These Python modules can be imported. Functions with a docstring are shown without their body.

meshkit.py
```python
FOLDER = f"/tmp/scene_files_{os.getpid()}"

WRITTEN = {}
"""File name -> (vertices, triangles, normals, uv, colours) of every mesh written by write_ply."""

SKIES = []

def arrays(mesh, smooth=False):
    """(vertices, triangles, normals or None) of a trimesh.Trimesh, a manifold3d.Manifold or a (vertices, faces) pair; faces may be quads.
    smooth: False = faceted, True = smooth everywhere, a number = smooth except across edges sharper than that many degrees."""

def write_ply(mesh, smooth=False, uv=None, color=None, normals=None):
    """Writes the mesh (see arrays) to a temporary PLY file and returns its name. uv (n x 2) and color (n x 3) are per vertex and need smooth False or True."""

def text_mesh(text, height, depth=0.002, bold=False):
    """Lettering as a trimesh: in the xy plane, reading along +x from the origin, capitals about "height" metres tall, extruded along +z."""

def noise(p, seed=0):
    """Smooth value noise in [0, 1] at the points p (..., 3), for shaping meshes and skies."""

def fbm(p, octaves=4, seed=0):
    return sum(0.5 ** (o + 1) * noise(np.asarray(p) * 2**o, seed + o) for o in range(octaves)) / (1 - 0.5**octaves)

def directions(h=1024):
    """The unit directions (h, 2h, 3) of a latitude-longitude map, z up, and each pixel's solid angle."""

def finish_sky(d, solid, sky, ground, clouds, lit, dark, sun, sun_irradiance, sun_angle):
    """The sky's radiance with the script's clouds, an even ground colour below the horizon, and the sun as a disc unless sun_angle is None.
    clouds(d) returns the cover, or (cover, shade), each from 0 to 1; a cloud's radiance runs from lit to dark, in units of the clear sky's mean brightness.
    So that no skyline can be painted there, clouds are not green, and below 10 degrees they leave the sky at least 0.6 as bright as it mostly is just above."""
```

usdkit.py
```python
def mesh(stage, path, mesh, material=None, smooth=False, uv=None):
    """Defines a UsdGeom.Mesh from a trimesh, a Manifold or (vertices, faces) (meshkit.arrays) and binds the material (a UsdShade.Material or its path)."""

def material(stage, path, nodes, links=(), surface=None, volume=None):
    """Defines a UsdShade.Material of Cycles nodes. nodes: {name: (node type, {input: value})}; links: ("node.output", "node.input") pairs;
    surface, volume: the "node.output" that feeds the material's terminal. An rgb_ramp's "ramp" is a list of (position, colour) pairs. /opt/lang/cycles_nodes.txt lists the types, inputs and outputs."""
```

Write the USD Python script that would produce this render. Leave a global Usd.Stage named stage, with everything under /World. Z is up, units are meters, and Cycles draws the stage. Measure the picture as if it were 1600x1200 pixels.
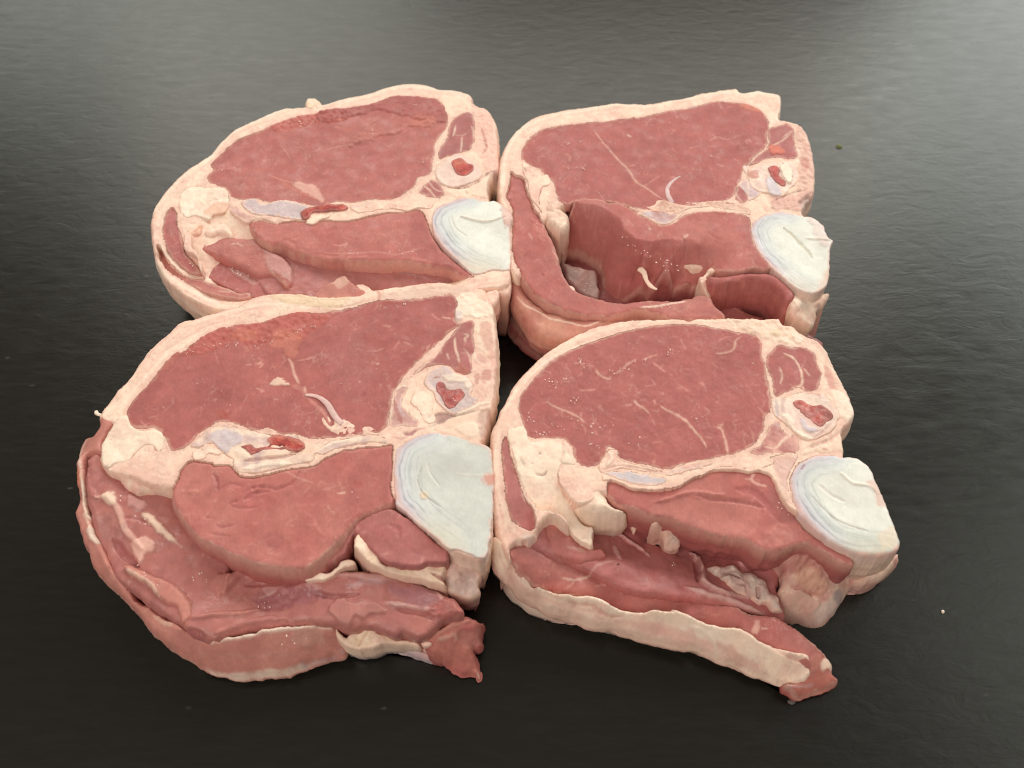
import math, random
import numpy as np
import shapely
from shapely.geometry import Polygon, LineString
from scipy.spatial import Delaunay, cKDTree
from scipy.interpolate import RBFInterpolator
from pxr import Usd, UsdGeom, UsdLux, UsdShade, Sdf, Gf, Vt
import usdkit
from meshkit import fbm, noise

stage = Usd.Stage.CreateInMemory()
UsdGeom.SetStageUpAxis(stage, UsdGeom.Tokens.z)
UsdGeom.SetStageMetersPerUnit(stage, 1.0)
UsdGeom.Xform.Define(stage, "/World")
UsdGeom.Scope.Define(stage, "/World/Looks")

# ------------------------------------------------------------------ camera
TILT = math.radians(58.0)            # how far the camera looks down
DIST = 0.296
HALF = math.tan(math.radians(27.5))  # half the picture's width at distance 1
AIM = np.array([0.0, 0.0, 0.024])
CAM = AIM + DIST * np.array([0.0, -math.cos(TILT), math.sin(TILT)])
FWD = np.array([0.0, math.cos(TILT), -math.sin(TILT)])
UP = np.array([0.0, math.sin(TILT), math.cos(TILT)])
cam = UsdGeom.Camera.Define(stage, "/World/Camera")
cam.CreateHorizontalApertureAttr(36.0)
cam.CreateVerticalApertureAttr(27.0)
cam.CreateFocalLengthAttr(18.0 / HALF)
cam.CreateClippingRangeAttr(Gf.Vec2f(0.01, 50.0))
cam.CreateFStopAttr(14.0)
cam.CreateFocusDistanceAttr(DIST + 0.002)
cam.CreateExposureAttr(0.14)
cx_ = UsdGeom.Xformable(cam)
cx_.AddTransformOp().Set(Gf.Matrix4d(1, 0, 0, 0, 0, UP[1], UP[2], 0, 0, -FWD[1], -FWD[2], 0, *CAM.tolist(), 1))

# ------------------------------------------------------------------ lamps and added fills
def rect(name, at, to, w, h, power, colour):
    """A rectangular area light at AT shining towards TO; power is radiance-like (normalize off)."""
    l = UsdLux.RectLight.Define(stage, "/World/" + name)
    l.CreateWidthAttr(w); l.CreateHeightAttr(h); l.CreateIntensityAttr(power); l.CreateColorAttr(Gf.Vec3f(*colour))
    at, to = np.array(at, float), np.array(to, float)
    z = at - to; z /= np.linalg.norm(z)
    x = np.cross([0, 0, 1.0], z); x /= np.linalg.norm(x); y = np.cross(z, x)
    UsdGeom.Xformable(l).AddTransformOp().Set(Gf.Matrix4d(*x, 0, *y, 0, *z, 0, *at, 1))
    p = l.GetPrim()
    return p

rect("back_lamp", (0.0, 1.05, 1.0), (0, 0.0, 0), 1.3, 0.5, 3.6, (1.0, 0.93, 0.85))
rect("right_fill", (1.30, 1.20, 0.94), (0.1, 0.1, 0), 1.3, 0.9, 5.0, (0.95, 1.0, 0.95))  # unseen area light added for the slate's upper right sheen and as fill
rect("left_fill", (-0.75, 1.75, 1.0), (0, 0, 0), 1.1, 0.6, 2.7, (0.96, 1.0, 0.93))  # unseen fill light added from the back left
rect("side_fill", (1.0, 0.30, 1.25), (0, 0, 0), 0.6, 0.6, 1.5, (0.98, 1.0, 0.95))  # unseen light added to lift the slate at the lower right
rect("front_fill", (-0.55, -0.85, 1.25), (0, 0, 0), 1.3, 0.9, 3.15, (1.0, 0.91, 0.84))  # unseen fill added to soften the walls facing the camera
dome = UsdLux.DomeLight.Define(stage, "/World/room_light")
dome.CreateIntensityAttr(0.07)
dome.CreateColorAttr(Gf.Vec3f(1.0, 0.84, 0.72))

# ------------------------------------------------------------------ materials
def wet_flesh(name, bump, scale, rough, coat, grain=(1, 1, 1), sheen_var=0.14, var=0.10, fibre=0.04):
    """Moist tissue: the mesh's own tissue colour (primvar col), a fine grain, and a wet film of uneven gloss."""
    return usdkit.material(stage, "/World/Looks/" + name, {
        "col": ("attribute", {"attribute": "col"}),
        "geo": ("texture_coordinate", {}),
        "map": ("mapping", {"scale": grain}),
        "fine": ("noise_texture", {"scale": scale, "detail": 4.0, "roughness": 0.62}),
        "mid": ("noise_texture", {"scale": 260.0, "detail": 3.0, "roughness": 0.6}),
        "wetn": ("noise_texture", {"scale": 230.0, "detail": 3.0, "roughness": 0.55}),
        "wet": ("map_range", {"from_min": 0.38, "from_max": 0.66, "to_min": rough + sheen_var, "to_max": rough - sheen_var, "clamp": True}),
        "ctw": ("map_range", {"from_min": 0.56, "from_max": 0.68, "to_min": 0.0, "to_max": coat, "clamp": True}),
        "tone": ("map_range", {"from_min": 0.3, "from_max": 0.7, "to_min": 1 - var, "to_max": 1 + var, "clamp": True}),
        "fmap": ("mapping", {"scale": (1.0, 0.5, 0.6), "rotation": (0, 0, 0.5)}),
        "fib": ("noise_texture", {"scale": 1500.0, "detail": 3.0, "roughness": 0.6, "distortion": 0.3}),
        "fibt": ("map_range", {"from_min": 0.3, "from_max": 0.7, "to_min": 1 - fibre, "to_max": 1 + fibre, "clamp": True}),
        "tone2": ("math", {"math_type": "multiply"}),
        "mulc": ("vector_math", {"math_type": "scale"}),
        "sum": ("math", {"math_type": "multiply_add", "value2": 0.6}),
        "bmp": ("bump", {"strength": 1.0, "distance": bump}),
        "bmpc": ("bump", {"strength": 1.0, "distance": bump * 4.0}),
        "p": ("principled_bsdf", {"coat_roughness": 0.09, "ior": 1.4, "specular_ior_level": 0.36}),
    }, [("geo.object", "map.vector"), ("map.vector", "fine.vector"), ("geo.object", "mid.vector"), ("geo.object", "wetn.vector"),
        ("wetn.fac", "wet.value"), ("wetn.fac", "ctw.value"), ("mid.fac", "tone.value"),
        ("col.color", "mulc.vector1"), ("geo.object", "fmap.vector"), ("fmap.vector", "fib.vector"), ("fib.fac", "fibt.value"), ("tone.result", "tone2.value1"), ("fibt.result", "tone2.value2"), ("tone2.value", "mulc.scale"), ("mulc.vector", "p.base_color"),
        ("mid.fac", "sum.value1"), ("fine.fac", "sum.value3"), ("sum.value", "bmp.height"), ("bmp.normal", "p.normal"),
        ("sum.value", "bmpc.height"), ("bmpc.normal", "p.coat_normal"),
        ("wet.result", "p.roughness"), ("ctw.result", "p.coat_weight")], surface="p.BSDF")

M = {
    "meat": wet_flesh("raw_meat", 0.00013, 900.0, 0.46, 0.22, grain=(1.0, 0.7, 1.0), fibre=0.06),
    "wet": wet_flesh("wet_membrane", 0.0002, 500.0, 0.28, 0.9),
    "fat": wet_flesh("raw_fat", 0.00012, 520.0, 0.44, 0.25, var=0.06),
    "gristle": wet_flesh("cartilage", 0.00008, 420.0, 0.36, 0.25, var=0.03),
    "bone": wet_flesh("cut_bone", 0.00025, 700.0, 0.40, 0.30, var=0.08),
    "marrow": wet_flesh("red_marrow", 0.0006, 900.0, 0.34, 0.8, var=0.35),
}

M["bead"] = usdkit.material(stage, "/World/Looks/painted_glints", {"col": ("attribute", {"attribute": "col"}),
    "p": ("principled_bsdf", {"roughness": 0.12, "ior": 1.4, "specular_ior_level": 0.8, "transmission_weight": 0.0})}, [("col.color", "p.base_color")], surface="p.BSDF")  # opaque pale beads; their colour imitates specular glints

slate = usdkit.material(stage, "/World/Looks/slate", {
    "geo": ("geometry", {}),
    "rip": ("mapping", {"scale": (0.5, 1.0, 1.0), "rotation": (0, 0, 0.16)}),
    "n1": ("noise_texture", {"scale": 170.0, "detail": 7.0, "roughness": 0.68, "distortion": 0.9}),
    "rip2": ("mapping", {"scale": (0.22, 1.0, 1.0), "rotation": (0, 0, 0.10)}),
    "n2": ("noise_texture", {"scale": 420.0, "detail": 4.0, "roughness": 0.6}),
    "n3": ("noise_texture", {"scale": 9.0, "detail": 4.0, "roughness": 0.5}),
    "spk": ("voronoi_texture", {"scale": 170.0, "feature": "f1"}),
    "spm": ("map_range", {"from_min": 0.02, "from_max": 0.10, "to_min": 1.0, "to_max": 0.0, "clamp": True}),
    "gate": ("map_range", {"from_min": 0.54, "from_max": 0.66, "to_min": 0.0, "to_max": 0.8, "clamp": True}),
    "spf": ("math", {"math_type": "multiply"}),
    "c0": ("mix", {"color1": (0.0080, 0.0072, 0.0056), "color2": (0.0115, 0.0115, 0.0098)}),
    "c1": ("mix", {"color2": (0.13, 0.125, 0.11)}),
    "h": ("math", {"math_type": "multiply_add", "value2": 0.28}),
    "b": ("bump", {"strength": 1.0, "distance": 0.00011}),
    "ro": ("map_range", {"from_min": 0.3, "from_max": 0.7, "to_min": 0.21, "to_max": 0.29, "clamp": True}),
    "p": ("principled_bsdf", {"ior": 1.55, "specular_ior_level": 0.40, "specular_tint": (0.97, 1.0, 0.95)}),
}, [("geo.position", "rip.vector"), ("rip.vector", "n1.vector"), ("geo.position", "rip2.vector"), ("rip2.vector", "n2.vector"), ("geo.position", "n3.vector"),
    ("rip.vector", "spk.vector"), ("spk.distance", "spm.value"), ("n1.fac", "gate.value"), ("spm.result", "spf.value1"), ("gate.result", "spf.value2"),
    ("n3.fac", "c0.fac"), ("c0.color", "c1.color1"), ("spf.value", "c1.fac"), ("c1.color", "p.base_color"),
    ("n2.fac", "h.value1"), ("n1.fac", "h.value3"), ("h.value", "b.height"), ("b.normal", "p.normal"),
    ("n2.fac", "ro.value"), ("ro.result", "p.roughness")], surface="p.BSDF")

# tissue colours (linear albedo)
F = np.array((0.455, 0.145, 0.130)); FD = np.array((0.41, 0.130, 0.124)); FP = np.array((0.535, 0.210, 0.178)); FV = np.array((0.45, 0.172, 0.162))
RED = np.array((0.50, 0.115, 0.085)); ORG = np.array((0.62, 0.22, 0.155)); BLOOD = np.array((0.36, 0.055, 0.05))
W = np.array((0.94, 0.72, 0.56)); W2 = np.array((0.95, 0.80, 0.65)); WP = np.array((0.82, 0.50, 0.41)); WY = np.array((0.80, 0.62, 0.40)); WG = np.array((0.62, 0.52, 0.45))
LIL = np.array((0.65, 0.52, 0.54)); MEM = np.array((0.62, 0.36, 0.33)); BON = np.array((0.80, 0.58, 0.51)); CAR = np.array((0.82, 0.84, 0.76)); DARK = np.array((0.10, 0.03, 0.025))

# ------------------------------------------------------------------ helpers
def q(x0, y0, s, text):
    """Outline points read off the photograph: 'x,y' or 'x,y,z' with z the height above the slate in mm."""
    out = []
    for t in text.split():
        v = [float(a) for a in t.split(",")]
        out.append((x0 + v[0] / s, y0 + v[1] / s, v[2] if len(v) > 2 else np.nan))
    return out

def ground(pts, z):
    """Where the surface of height z (mm) stands that is seen at these picture points: world millimetres (x, y, z)."""
    a = np.array(pts, float)
    zz = np.where(np.isnan(a[:, 2]), z, a[:, 2])
    u, v = (a[:, 0] - 800) / 800 * HALF, (600 - a[:, 1]) / 800 * HALF
    d = FWD[None] + u[:, None] * np.array([[1.0, 0, 0]]) + v[:, None] * UP[None]
    t = (zz / 1000 - CAM[2]) / d[:, 2]
    p = CAM[None] + d * t[:, None]
    return np.c_[p[:, 0] * 1000, p[:, 1] * 1000, zz]

def spline(p, closed=True, step=0.4):
    """Centripetal Catmull-Rom through the points, evenly resampled."""
    n = len(p)
    out = []
    idx = range(n) if closed else range(n - 1)
    for i in idx:
        if closed:
            a, b, c, d = p[(i - 1) % n], p[i], p[(i + 1) % n], p[(i + 2) % n]
        else:
            b, c = p[i], p[i + 1]
            a = p[i - 1] if i > 0 else 2 * b - c
            d = p[i + 2] if i + 2 < n else 2 * c - b
        t1 = max(np.linalg.norm(b - a), 1e-6) ** 0.5; t2 = t1 + max(np.linalg.norm(c - b), 1e-6) ** 0.5; t3 = t2 + max(np.linalg.norm(d - c), 1e-6) ** 0.5
        t = np.linspace(t1, t2, 12, endpoint=False)[:, None]
        A1 = (t1 - t) / t1 * a + t / t1 * b; A2 = (t2 - t) / (t2 - t1) * b + (t - t1) / (t2 - t1) * c; A3 = (t3 - t) / (t3 - t2) * c + (t - t2) / (t3 - t2) * d
        B1 = (t2 - t) / t2 * A1 + t / t2 * A2; B2 = (t3 - t) / (t3 - t1) * A2 + (t - t1) / (t3 - t1) * A3
        out.append((t2 - t) / (t2 - t1) * B1 + (t - t1) / (t2 - t1) * B2)
    out = np.vstack(out + ([] if closed else [p[-1:]]))
    ring = np.vstack([out, out[:1]]) if closed else out
    s = np.r_[0, np.cumsum(np.linalg.norm(np.diff(ring, axis=0), axis=1))]
    m = max(int(s[-1] / step), 8)
    at = np.linspace(0, s[-1], m, endpoint=not closed)
    return np.stack([np.interp(at, s, ring[:, k]) for k in range(ring.shape[1])], 1)

def smooth(x):
    x = np.clip(x, 0, 1)
    return x * x * (3 - 2 * x)

def segdist(P, line):
    """Distance of points P (n,2) to a polyline, and the position 0..1 along it."""
    best = np.full(len(P), 1e9); pos = np.zeros(len(P))
    L = np.r_[0, np.cumsum(np.linalg.norm(np.diff(line, axis=0), axis=1))]
    for i in range(len(line) - 1):
        a, b = line[i], line[i + 1]
        ab = b - a; l2 = max(ab @ ab, 1e-9)
        t = np.clip(((P - a) @ ab) / l2, 0, 1)
        d = np.linalg.norm(P - a - t[:, None] * ab, axis=1)
        k = d < best
        best[k] = d[k]; pos[k] = ((L[i] + t * math.sqrt(l2)) / max(L[-1], 1e-9))[k]
    return best, pos

PX = 0.187   # millimetres per picture point, about

def S(pts, w, col, k=0.9, h=0.0, nz=0.5, taper=True):
    return dict(kind="stroke", pts=pts, w=w * PX * (0.88 if h <= 0.35 else 1), col=np.array(col), k=k * (0.85 if 0 <= h <= 0.35 else 1), h=h * (0.3 if 0 < h <= 0.35 else 1), nz=nz * 1.3, taper=taper)

def B(pts, col, k=0.9, h=0.0, soft=4.0, rag=0.0, nz=1.0):
    return dict(kind="blob", pts=pts, soft=soft * PX, col=np.array(col), k=k, h=h, rag=rag, nz=nz)

def paint(P, col, marks, z, seed, Zs, lean=False):
    """Lays the tissue's own marks (veins, seams of fat, bruises) into the colours and the relief."""
    dz = np.zeros(len(P))
    kd = cKDTree(P)
    for i, m in enumerate(marks):
        w = ground(m["pts"], z)
        a3 = np.array(m["pts"], float)
        for _ in range(4):          # drop the mark onto the surface it lies on
            a3[:, 2] = Zs[kd.query(w[:, :2])[1]]
            w = ground([tuple(r_) for r_ in a3], z)
        w = w[:, :2]
        if m["kind"] == "stroke":
            line = spline(w, False, 0.5)
            pad = m["w"] * 2 + 1
            sel = np.nonzero((P[:, 0] > line[:, 0].min() - pad) & (P[:, 0] < line[:, 0].max() + pad) & (P[:, 1] > line[:, 1].min() - pad) & (P[:, 1] < line[:, 1].max() + pad))[0]
            if not len(sel):
                continue
            d, pos = segdist(P[sel], line)
            n = fbm(np.c_[P[sel] / max(m["w"] * 1.3, 0.7), np.full(len(sel), i * 3.7)], 3, seed + i) - 0.5
            half = m["w"] / 2 * (np.clip(np.minimum(pos, 1 - pos) * 5 + 0.25, 0, 1) if m["taper"] else 1) * (1 + 1.6 * m["nz"] * n)
            a = smooth((half - d) / max(0.45, m["w"] * 0.45) + 0.5) * (0.55 + 0.75 * np.clip(n + 0.5, 0, 1))
            a = np.clip(a, 0, 1)
        else:
            poly = Polygon(spline(w, True, 0.5)).buffer(0)
            x0, y0, x1, y1 = poly.bounds
            pad = m["soft"] * 2 + 2
            sel = np.nonzero((P[:, 0] > x0 - pad) & (P[:, 0] < x1 + pad) & (P[:, 1] > y0 - pad) & (P[:, 1] < y1 + pad))[0]
            if not len(sel):
                continue
            pt = shapely.points(P[sel])
            d = shapely.distance(pt, poly.boundary) * np.where(shapely.contains_xy(poly, P[sel, 0], P[sel, 1]), -1, 1)
            n = fbm(np.c_[P[sel] / 2.2, np.full(len(sel), i * 5.1)], 4, seed + 40 + i) - 0.5
            a = smooth((-d + n * 3.0 * m["nz"]) / max(m["soft"], 0.3) + 0.5)
            if m["rag"]:
                dz[sel] += a * m["rag"] * (fbm(np.c_[P[sel] / 1.3, np.full(len(sel), i * 2.3)], 3, seed + 70) - 0.5) * 2
        mc = m["col"]
        if lean and m["kind"] == "stroke" and mc[1] > 0.3:      # veins and sinew within the lean are stained pink
            mc = mc * 0.62 + F * 0.52
        col[sel] += (a * m["k"])[:, None] * (mc[None] - col[sel])
        dz[sel] += a * m["h"]
    return dz

CHOPS = {}
TRIS = [0]

def thing(name, label, cat, loc, group=None):
    used = "/World/" + name; k = 0
    while stage.GetPrimAtPath(used).IsValid():
        k += 1; used = f"/World/{name}_{k:03d}"
    x = UsdGeom.Xform.Define(stage, used)
    x.AddTranslateOp().Set(Gf.Vec3d(loc[0] / 1000, loc[1] / 1000, 0))
    o = x.GetPrim(); o.SetCustomDataByKey("label", label); o.SetCustomDataByKey("category", cat)
    if group:
        o.SetCustomDataByKey("group", group)
    CHOPS[used] = dict(path=used, loc=np.array(loc, float), inset=[], inset_meat=[], n=0)
    return CHOPS[used]

def emit(t, name, v, f, col, mat, label=None, under=None):
    base = under or t["path"]
    path = f"{base}/{name}"; k = 0
    while stage.GetPrimAtPath(path).IsValid():
        k += 1; path = f"{base}/{name}_{k:03d}"
    v = (np.asarray(v) - np.array([t["loc"][0], t["loc"][1], 0])) / 1000
    m = usdkit.mesh(stage, path, (v, f), M[mat], smooth=True)
    UsdGeom.PrimvarsAPI(m).CreatePrimvar("col", Sdf.ValueTypeNames.Color3fArray, "vertex").Set(Vt.Vec3fArray.FromNumpy(np.clip(col, 0.005, 0.95).astype(np.float32)))
    if label:
        m.GetPrim().SetCustomDataByKey("label", label)
    TRIS[0] += len(f)
    return path

def piece(t, name, mat, pts, z=27.0, base=F, alt=None, altn=(9.0, 0.5), r=0.16, h=0.42, rough=(0.18, 6.0), zbot=None, bulge=0.0, undercut=0.0, ctrl=(), marks=(),
          side=None, streak=0.0, edge=(0.38, 1.9), inset=False, carve=False, flecks=0, fleckc=None, fdir=None, tune=None, label=None, under=None, rings=None, seed=None, fine=0.05, feather=None):
    """One part of a chop: its outline seen in the photograph, stood at its real height, with thickness, rounded edges and uneven surface."""
    t["n"] += 1
    seed = seed if seed is not None else t["n"] * 17 + int(abs(t["loc"][0])) * 3
    rng = np.random.default_rng(seed)
    w = ground(pts, z)
    arr = np.array(pts, float)
    if len(ctrl):
        # outline points near a measured height take that height, so that the surface runs smoothly through them
        k0 = ground(list(ctrl), z)
        own = ~np.isnan(arr[:, 2])
        for _ in range(2):
            near = cKDTree(k0[:, :2]).query(w[:, :2])[0] < 9.0
            keep = own | ~near
            nodes = np.vstack([w[keep], k0])
            _, u = np.unique(np.round(nodes[:, :2], 2), axis=0, return_index=True)
            nodes = nodes[u]
            Zf = RBFInterpolator(nodes[:, :2], nodes[:, 2], kernel="linear", smoothing=0.6)
            a2 = arr.copy(); free = near & ~own
            if free.any():
                a2[free, 2] = np.clip(Zf(w[free, :2]), nodes[:, 2].min(), nodes[:, 2].max())
            w = ground([tuple(r_) for r_ in a2], z)
    ring = spline(w, True, max(h * 0.9, 0.2))
    # an uneven cut edge
    tang = np.roll(ring, -1, 0) - np.roll(ring, 1, 0)
    area = np.sum(ring[:, 0] * np.roll(ring[:, 1], -1) - np.roll(ring[:, 0], -1) * ring[:, 1])
    if area < 0:
        ring = ring[::-1]; tang = np.roll(ring, -1, 0) - np.roll(ring, 1, 0)
    nrm = np.c_[tang[:, 1], -tang[:, 0]]; nrm /= np.maximum(np.linalg.norm(nrm, axis=1, keepdims=True), 1e-9)
    jit = (fbm(np.c_[ring[:, :2] / edge[1], np.full(len(ring), seed % 97)], 3, seed) - 0.5) * 2 * edge[0]
    ring[:, :2] += nrm * jit[:, None]
    poly = Polygon(ring[:, :2])
    if not poly.is_valid:
        poly = poly.buffer(0)
        if poly.geom_type != "Polygon":
            poly = max(poly.geoms, key=lambda g: g.area)
        rr = np.array(poly.exterior.coords)[:-1]
        kd = cKDTree(ring[:, :2]); ring = np.c_[rr, ring[kd.query(rr)[1], 2]]
        if np.sum(ring[:, 0] * np.roll(ring[:, 1], -1) - np.roll(ring[:, 0], -1) * ring[:, 1]) < 0:
            ring = ring[::-1]
        tang = np.roll(ring, -1, 0) - np.roll(ring, 1, 0)
        nrm = np.c_[tang[:, 1], -tang[:, 0]]; nrm /= np.maximum(np.linalg.norm(nrm, axis=1, keepdims=True), 1e-9)
    x0, y0, x1, y1 = poly.bounds
    gx, gy = np.meshgrid(np.arange(x0, x1, h), np.arange(y0, y1, h * 0.866))
    gx[1::2] += h / 2
    g = np.c_[gx.ravel(), gy.ravel()] + rng.uniform(-0.12, 0.12, (gx.size, 2)) * h
    g = g[shapely.contains_xy(poly, g[:, 0], g[:, 1])]
    kd = cKDTree(ring[:, :2])
    g = g[kd.query(g)[0] > h * 0.55]
    P = np.vstack([ring[:, :2], g])
    nb = len(ring)
    tri = Delaunay(P).simplices
    c = P[tri].mean(1)
    tri = tri[shapely.contains_xy(poly, c[:, 0], c[:, 1])]
    e1, e2 = P[tri[:, 1]] - P[tri[:, 0]], P[tri[:, 2]] - P[tri[:, 0]]
    cr = e1[:, 0] * e2[:, 1] - e1[:, 1] * e2[:, 0]
    tri[cr < 0] = tri[cr < 0][:, ::-1]
    tri = tri[np.abs(cr) > 1e-5]
    # height
    if len(ctrl) or np.ptp(w[:, 2]) > 0.01:
        if not len(ctrl):
            nodes = w
        lo, hi = nodes[:, 2].min(), nodes[:, 2].max()
        Z = np.clip(RBFInterpolator(nodes[:, :2], nodes[:, 2], kernel="linear", smoothing=0.6)(P), lo, hi)
    else:
        Z = np.full(len(P), float(z))
    d = kd.query(P)[0]; d[:nb] = 0
    rr = r * (1 + 0.5 * (fbm(np.c_[P / 3.0, np.full(len(P), seed)], 2, seed) - 0.5))
    x = np.clip(1 - d / rr, 0, 1)
    Z = Z - rr * (1 - np.sqrt(np.clip(1 - x * x, 0, 1)))
    amp, sc = rough
    q3 = np.c_[P, np.full(len(P), seed * 1.31)]
    if inset or carve:      # the sawn face undulates as one
        Z += 0.32 * (fbm(np.c_[P / 9.0, np.full(len(P), t["loc"][0])], 3, 77) - 0.5) * 2
        amp = amp * 0.3 if mat == "meat" or carve else amp * 0.6
    Z += amp * (fbm(q3 / sc, 3, seed) - 0.5) * 2 + fine * (fbm(q3 / 1.1, 2, seed + 5) - 0.5)
    # colour
    alt = base * 0.86 if alt is None else alt
    a = np.clip((fbm(q3 / altn[0], 4, seed + 9) - 0.5) * 2.6 * altn[1] + altn[1] * 0.5, 0, 1)
    col = base[None] * (1 - a[:, None]) + alt[None] * a[:, None]
    col = col * (0.94 + 0.12 * fbm(q3 / 1.6, 3, seed + 11))[:, None]
    q1_ = np.c_[P, np.full(len(P), seed * 0.77)]
    if mat == "fat" and len(P) > 60:        # lobules, their septa, pink and waxy patches
        n1, n2, n3 = fbm(q1_ / 3.4, 4, seed + 81), fbm(q1_ / 0.95, 3, seed + 82), fbm(q1_ / 2.3, 3, seed + 83)
        col += (0.36 * smooth((n1 - 0.50) * 6))[:, None] * ((WP * 1.0)[None] - col)
        col += (0.40 * smooth((n2 - 0.54) * 8))[:, None] * ((W2 * 1.02)[None] - col)
        sp = smooth((0.030 - np.abs(n3 - 0.5)) / 0.03) * smooth((n1 - 0.40) * 6)
        col *= (1 - 0.14 * sp)[:, None] * np.array([1, 1 + 0.0, 1])
        Z -= 0.14 * sp
        Z += 0.22 * (n3 - 0.5) * (d > 0.3)
    if mat == "meat" and len(P) > 400:      # a faint net of connective tissue and a slow change of tone
        n1, n3 = fbm(q1_ / 6.0, 3, seed + 84), fbm(q1_ * np.array([1, 0.6, 1]) / 4.2, 4, seed + 85)
        sp = smooth((0.016 - np.abs(n3 - 0.5)) / 0.016) * smooth((n1 - 0.47) * 8)
        col += (0.26 * sp)[:, None] * ((W * 0.55 + F * 0.45)[None] - col)
        n4 = fbm(q1_ / 11.0, 3, seed + 86)
        col *= (0.90 + 0.20 * n4)[:, None]
    allm = list(marks)
    if feather is None:
        feather = 0.42 if (inset and mat == "meat") else (0.75 if mat in ("bone", "wet", "fat", "marrow") and h < 0.4 else 0.0)
    if feather:
        nf = fbm(q3 / 1.5, 3, seed + 31)
        wide = 0.95 if mat == "meat" else 1.1
        fe = feather * smooth((wide * (0.2 + 1.6 * nf) - d) / (0.5 if mat == "meat" else 0.9))
        to = W * 0.6 + F * 0.4 if mat == "meat" else (MEM * 0.5 + RED * 0.5 if mat == "marrow" else W * 0.6 + WP * 0.4)
        col += fe[:, None] * (to[None] - col)
    if flecks:
        fc = fleckc if fleckc is not None else base * 0.62 + WP * 0.42
        for i in range(flecks):
            p = rng.uniform((x0, y0), (x1, y1))
            if not shapely.contains_xy(poly, *p):
                continue
            an = (fdir if fdir is not None else rng.uniform(0, math.pi)) + rng.normal(0, 0.5); L = rng.uniform(0.5, 2.6); wd = rng.uniform(0.25, 0.6)
            dirv = np.array([math.cos(an), math.sin(an)])
            line = np.array([p - dirv * L / 2, p + rng.normal(0, 0.25, 2), p + dirv * L / 2])
            dd, _ = segdist(P, line)
            s = smooth((wd / 2 - dd) / 0.55 + 0.5) * rng.uniform(0.15, 0.6)
            col += s[:, None] * (fc[None] - col)
            Z += s * rng.uniform(-0.05, 0.06)
    if carve and t["inset_meat"]:          # fat takes a pink edge where it meets the lean
        bp = np.vstack([np.array(g_.exterior.segmentize(0.4).coords) for g_ in t["inset_meat"]])
        db = cKDTree(bp).query(P)[0]
        col += (0.45 * smooth((1.3 * (0.2 + 1.6 * fbm(q3 / 1.8, 3, seed + 71)) - db) / 1.0))[:, None] * ((WP * 0.94)[None] - col)
    if carve:
        ii = kd.query(P)[1]
        s_at = np.r_[0, np.cumsum(np.linalg.norm(np.diff(ring[:, :2], axis=0), axis=1))][ii]
        ly = fbm(np.c_[s_at / 16.0, d / 0.75, np.full(len(P), seed)], 3, seed + 51)
        ml = smooth((ly - 0.50) * 7) * np.clip(1.15 - d / 5.5, 0, 1)
        col += (0.55 * ml)[:, None] * ((WP * 0.97)[None] - col)
        Z -= 0.10 * ml
        bl = fbm(q3 / 1.2, 3, seed + 61)
        col += (0.35 * smooth((bl - 0.58) * 8))[:, None] * ((WP * 0.95)[None] - col)
    if tune:
        Z, col = tune(P, Z, col, d, ring)
    Z += paint(P, col, allm, z, seed, Z.copy(), name == "loin_muscle")
    if carve:
        for pg in t["inset"]:
            b = pg.buffer(-0.55)
            if not b.is_empty:
                Z[shapely.contains_xy(b, P[:, 0], P[:, 1])] -= 6.0
    V = [np.c_[P, Z]]; C = [col]; T = [tri]
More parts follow.
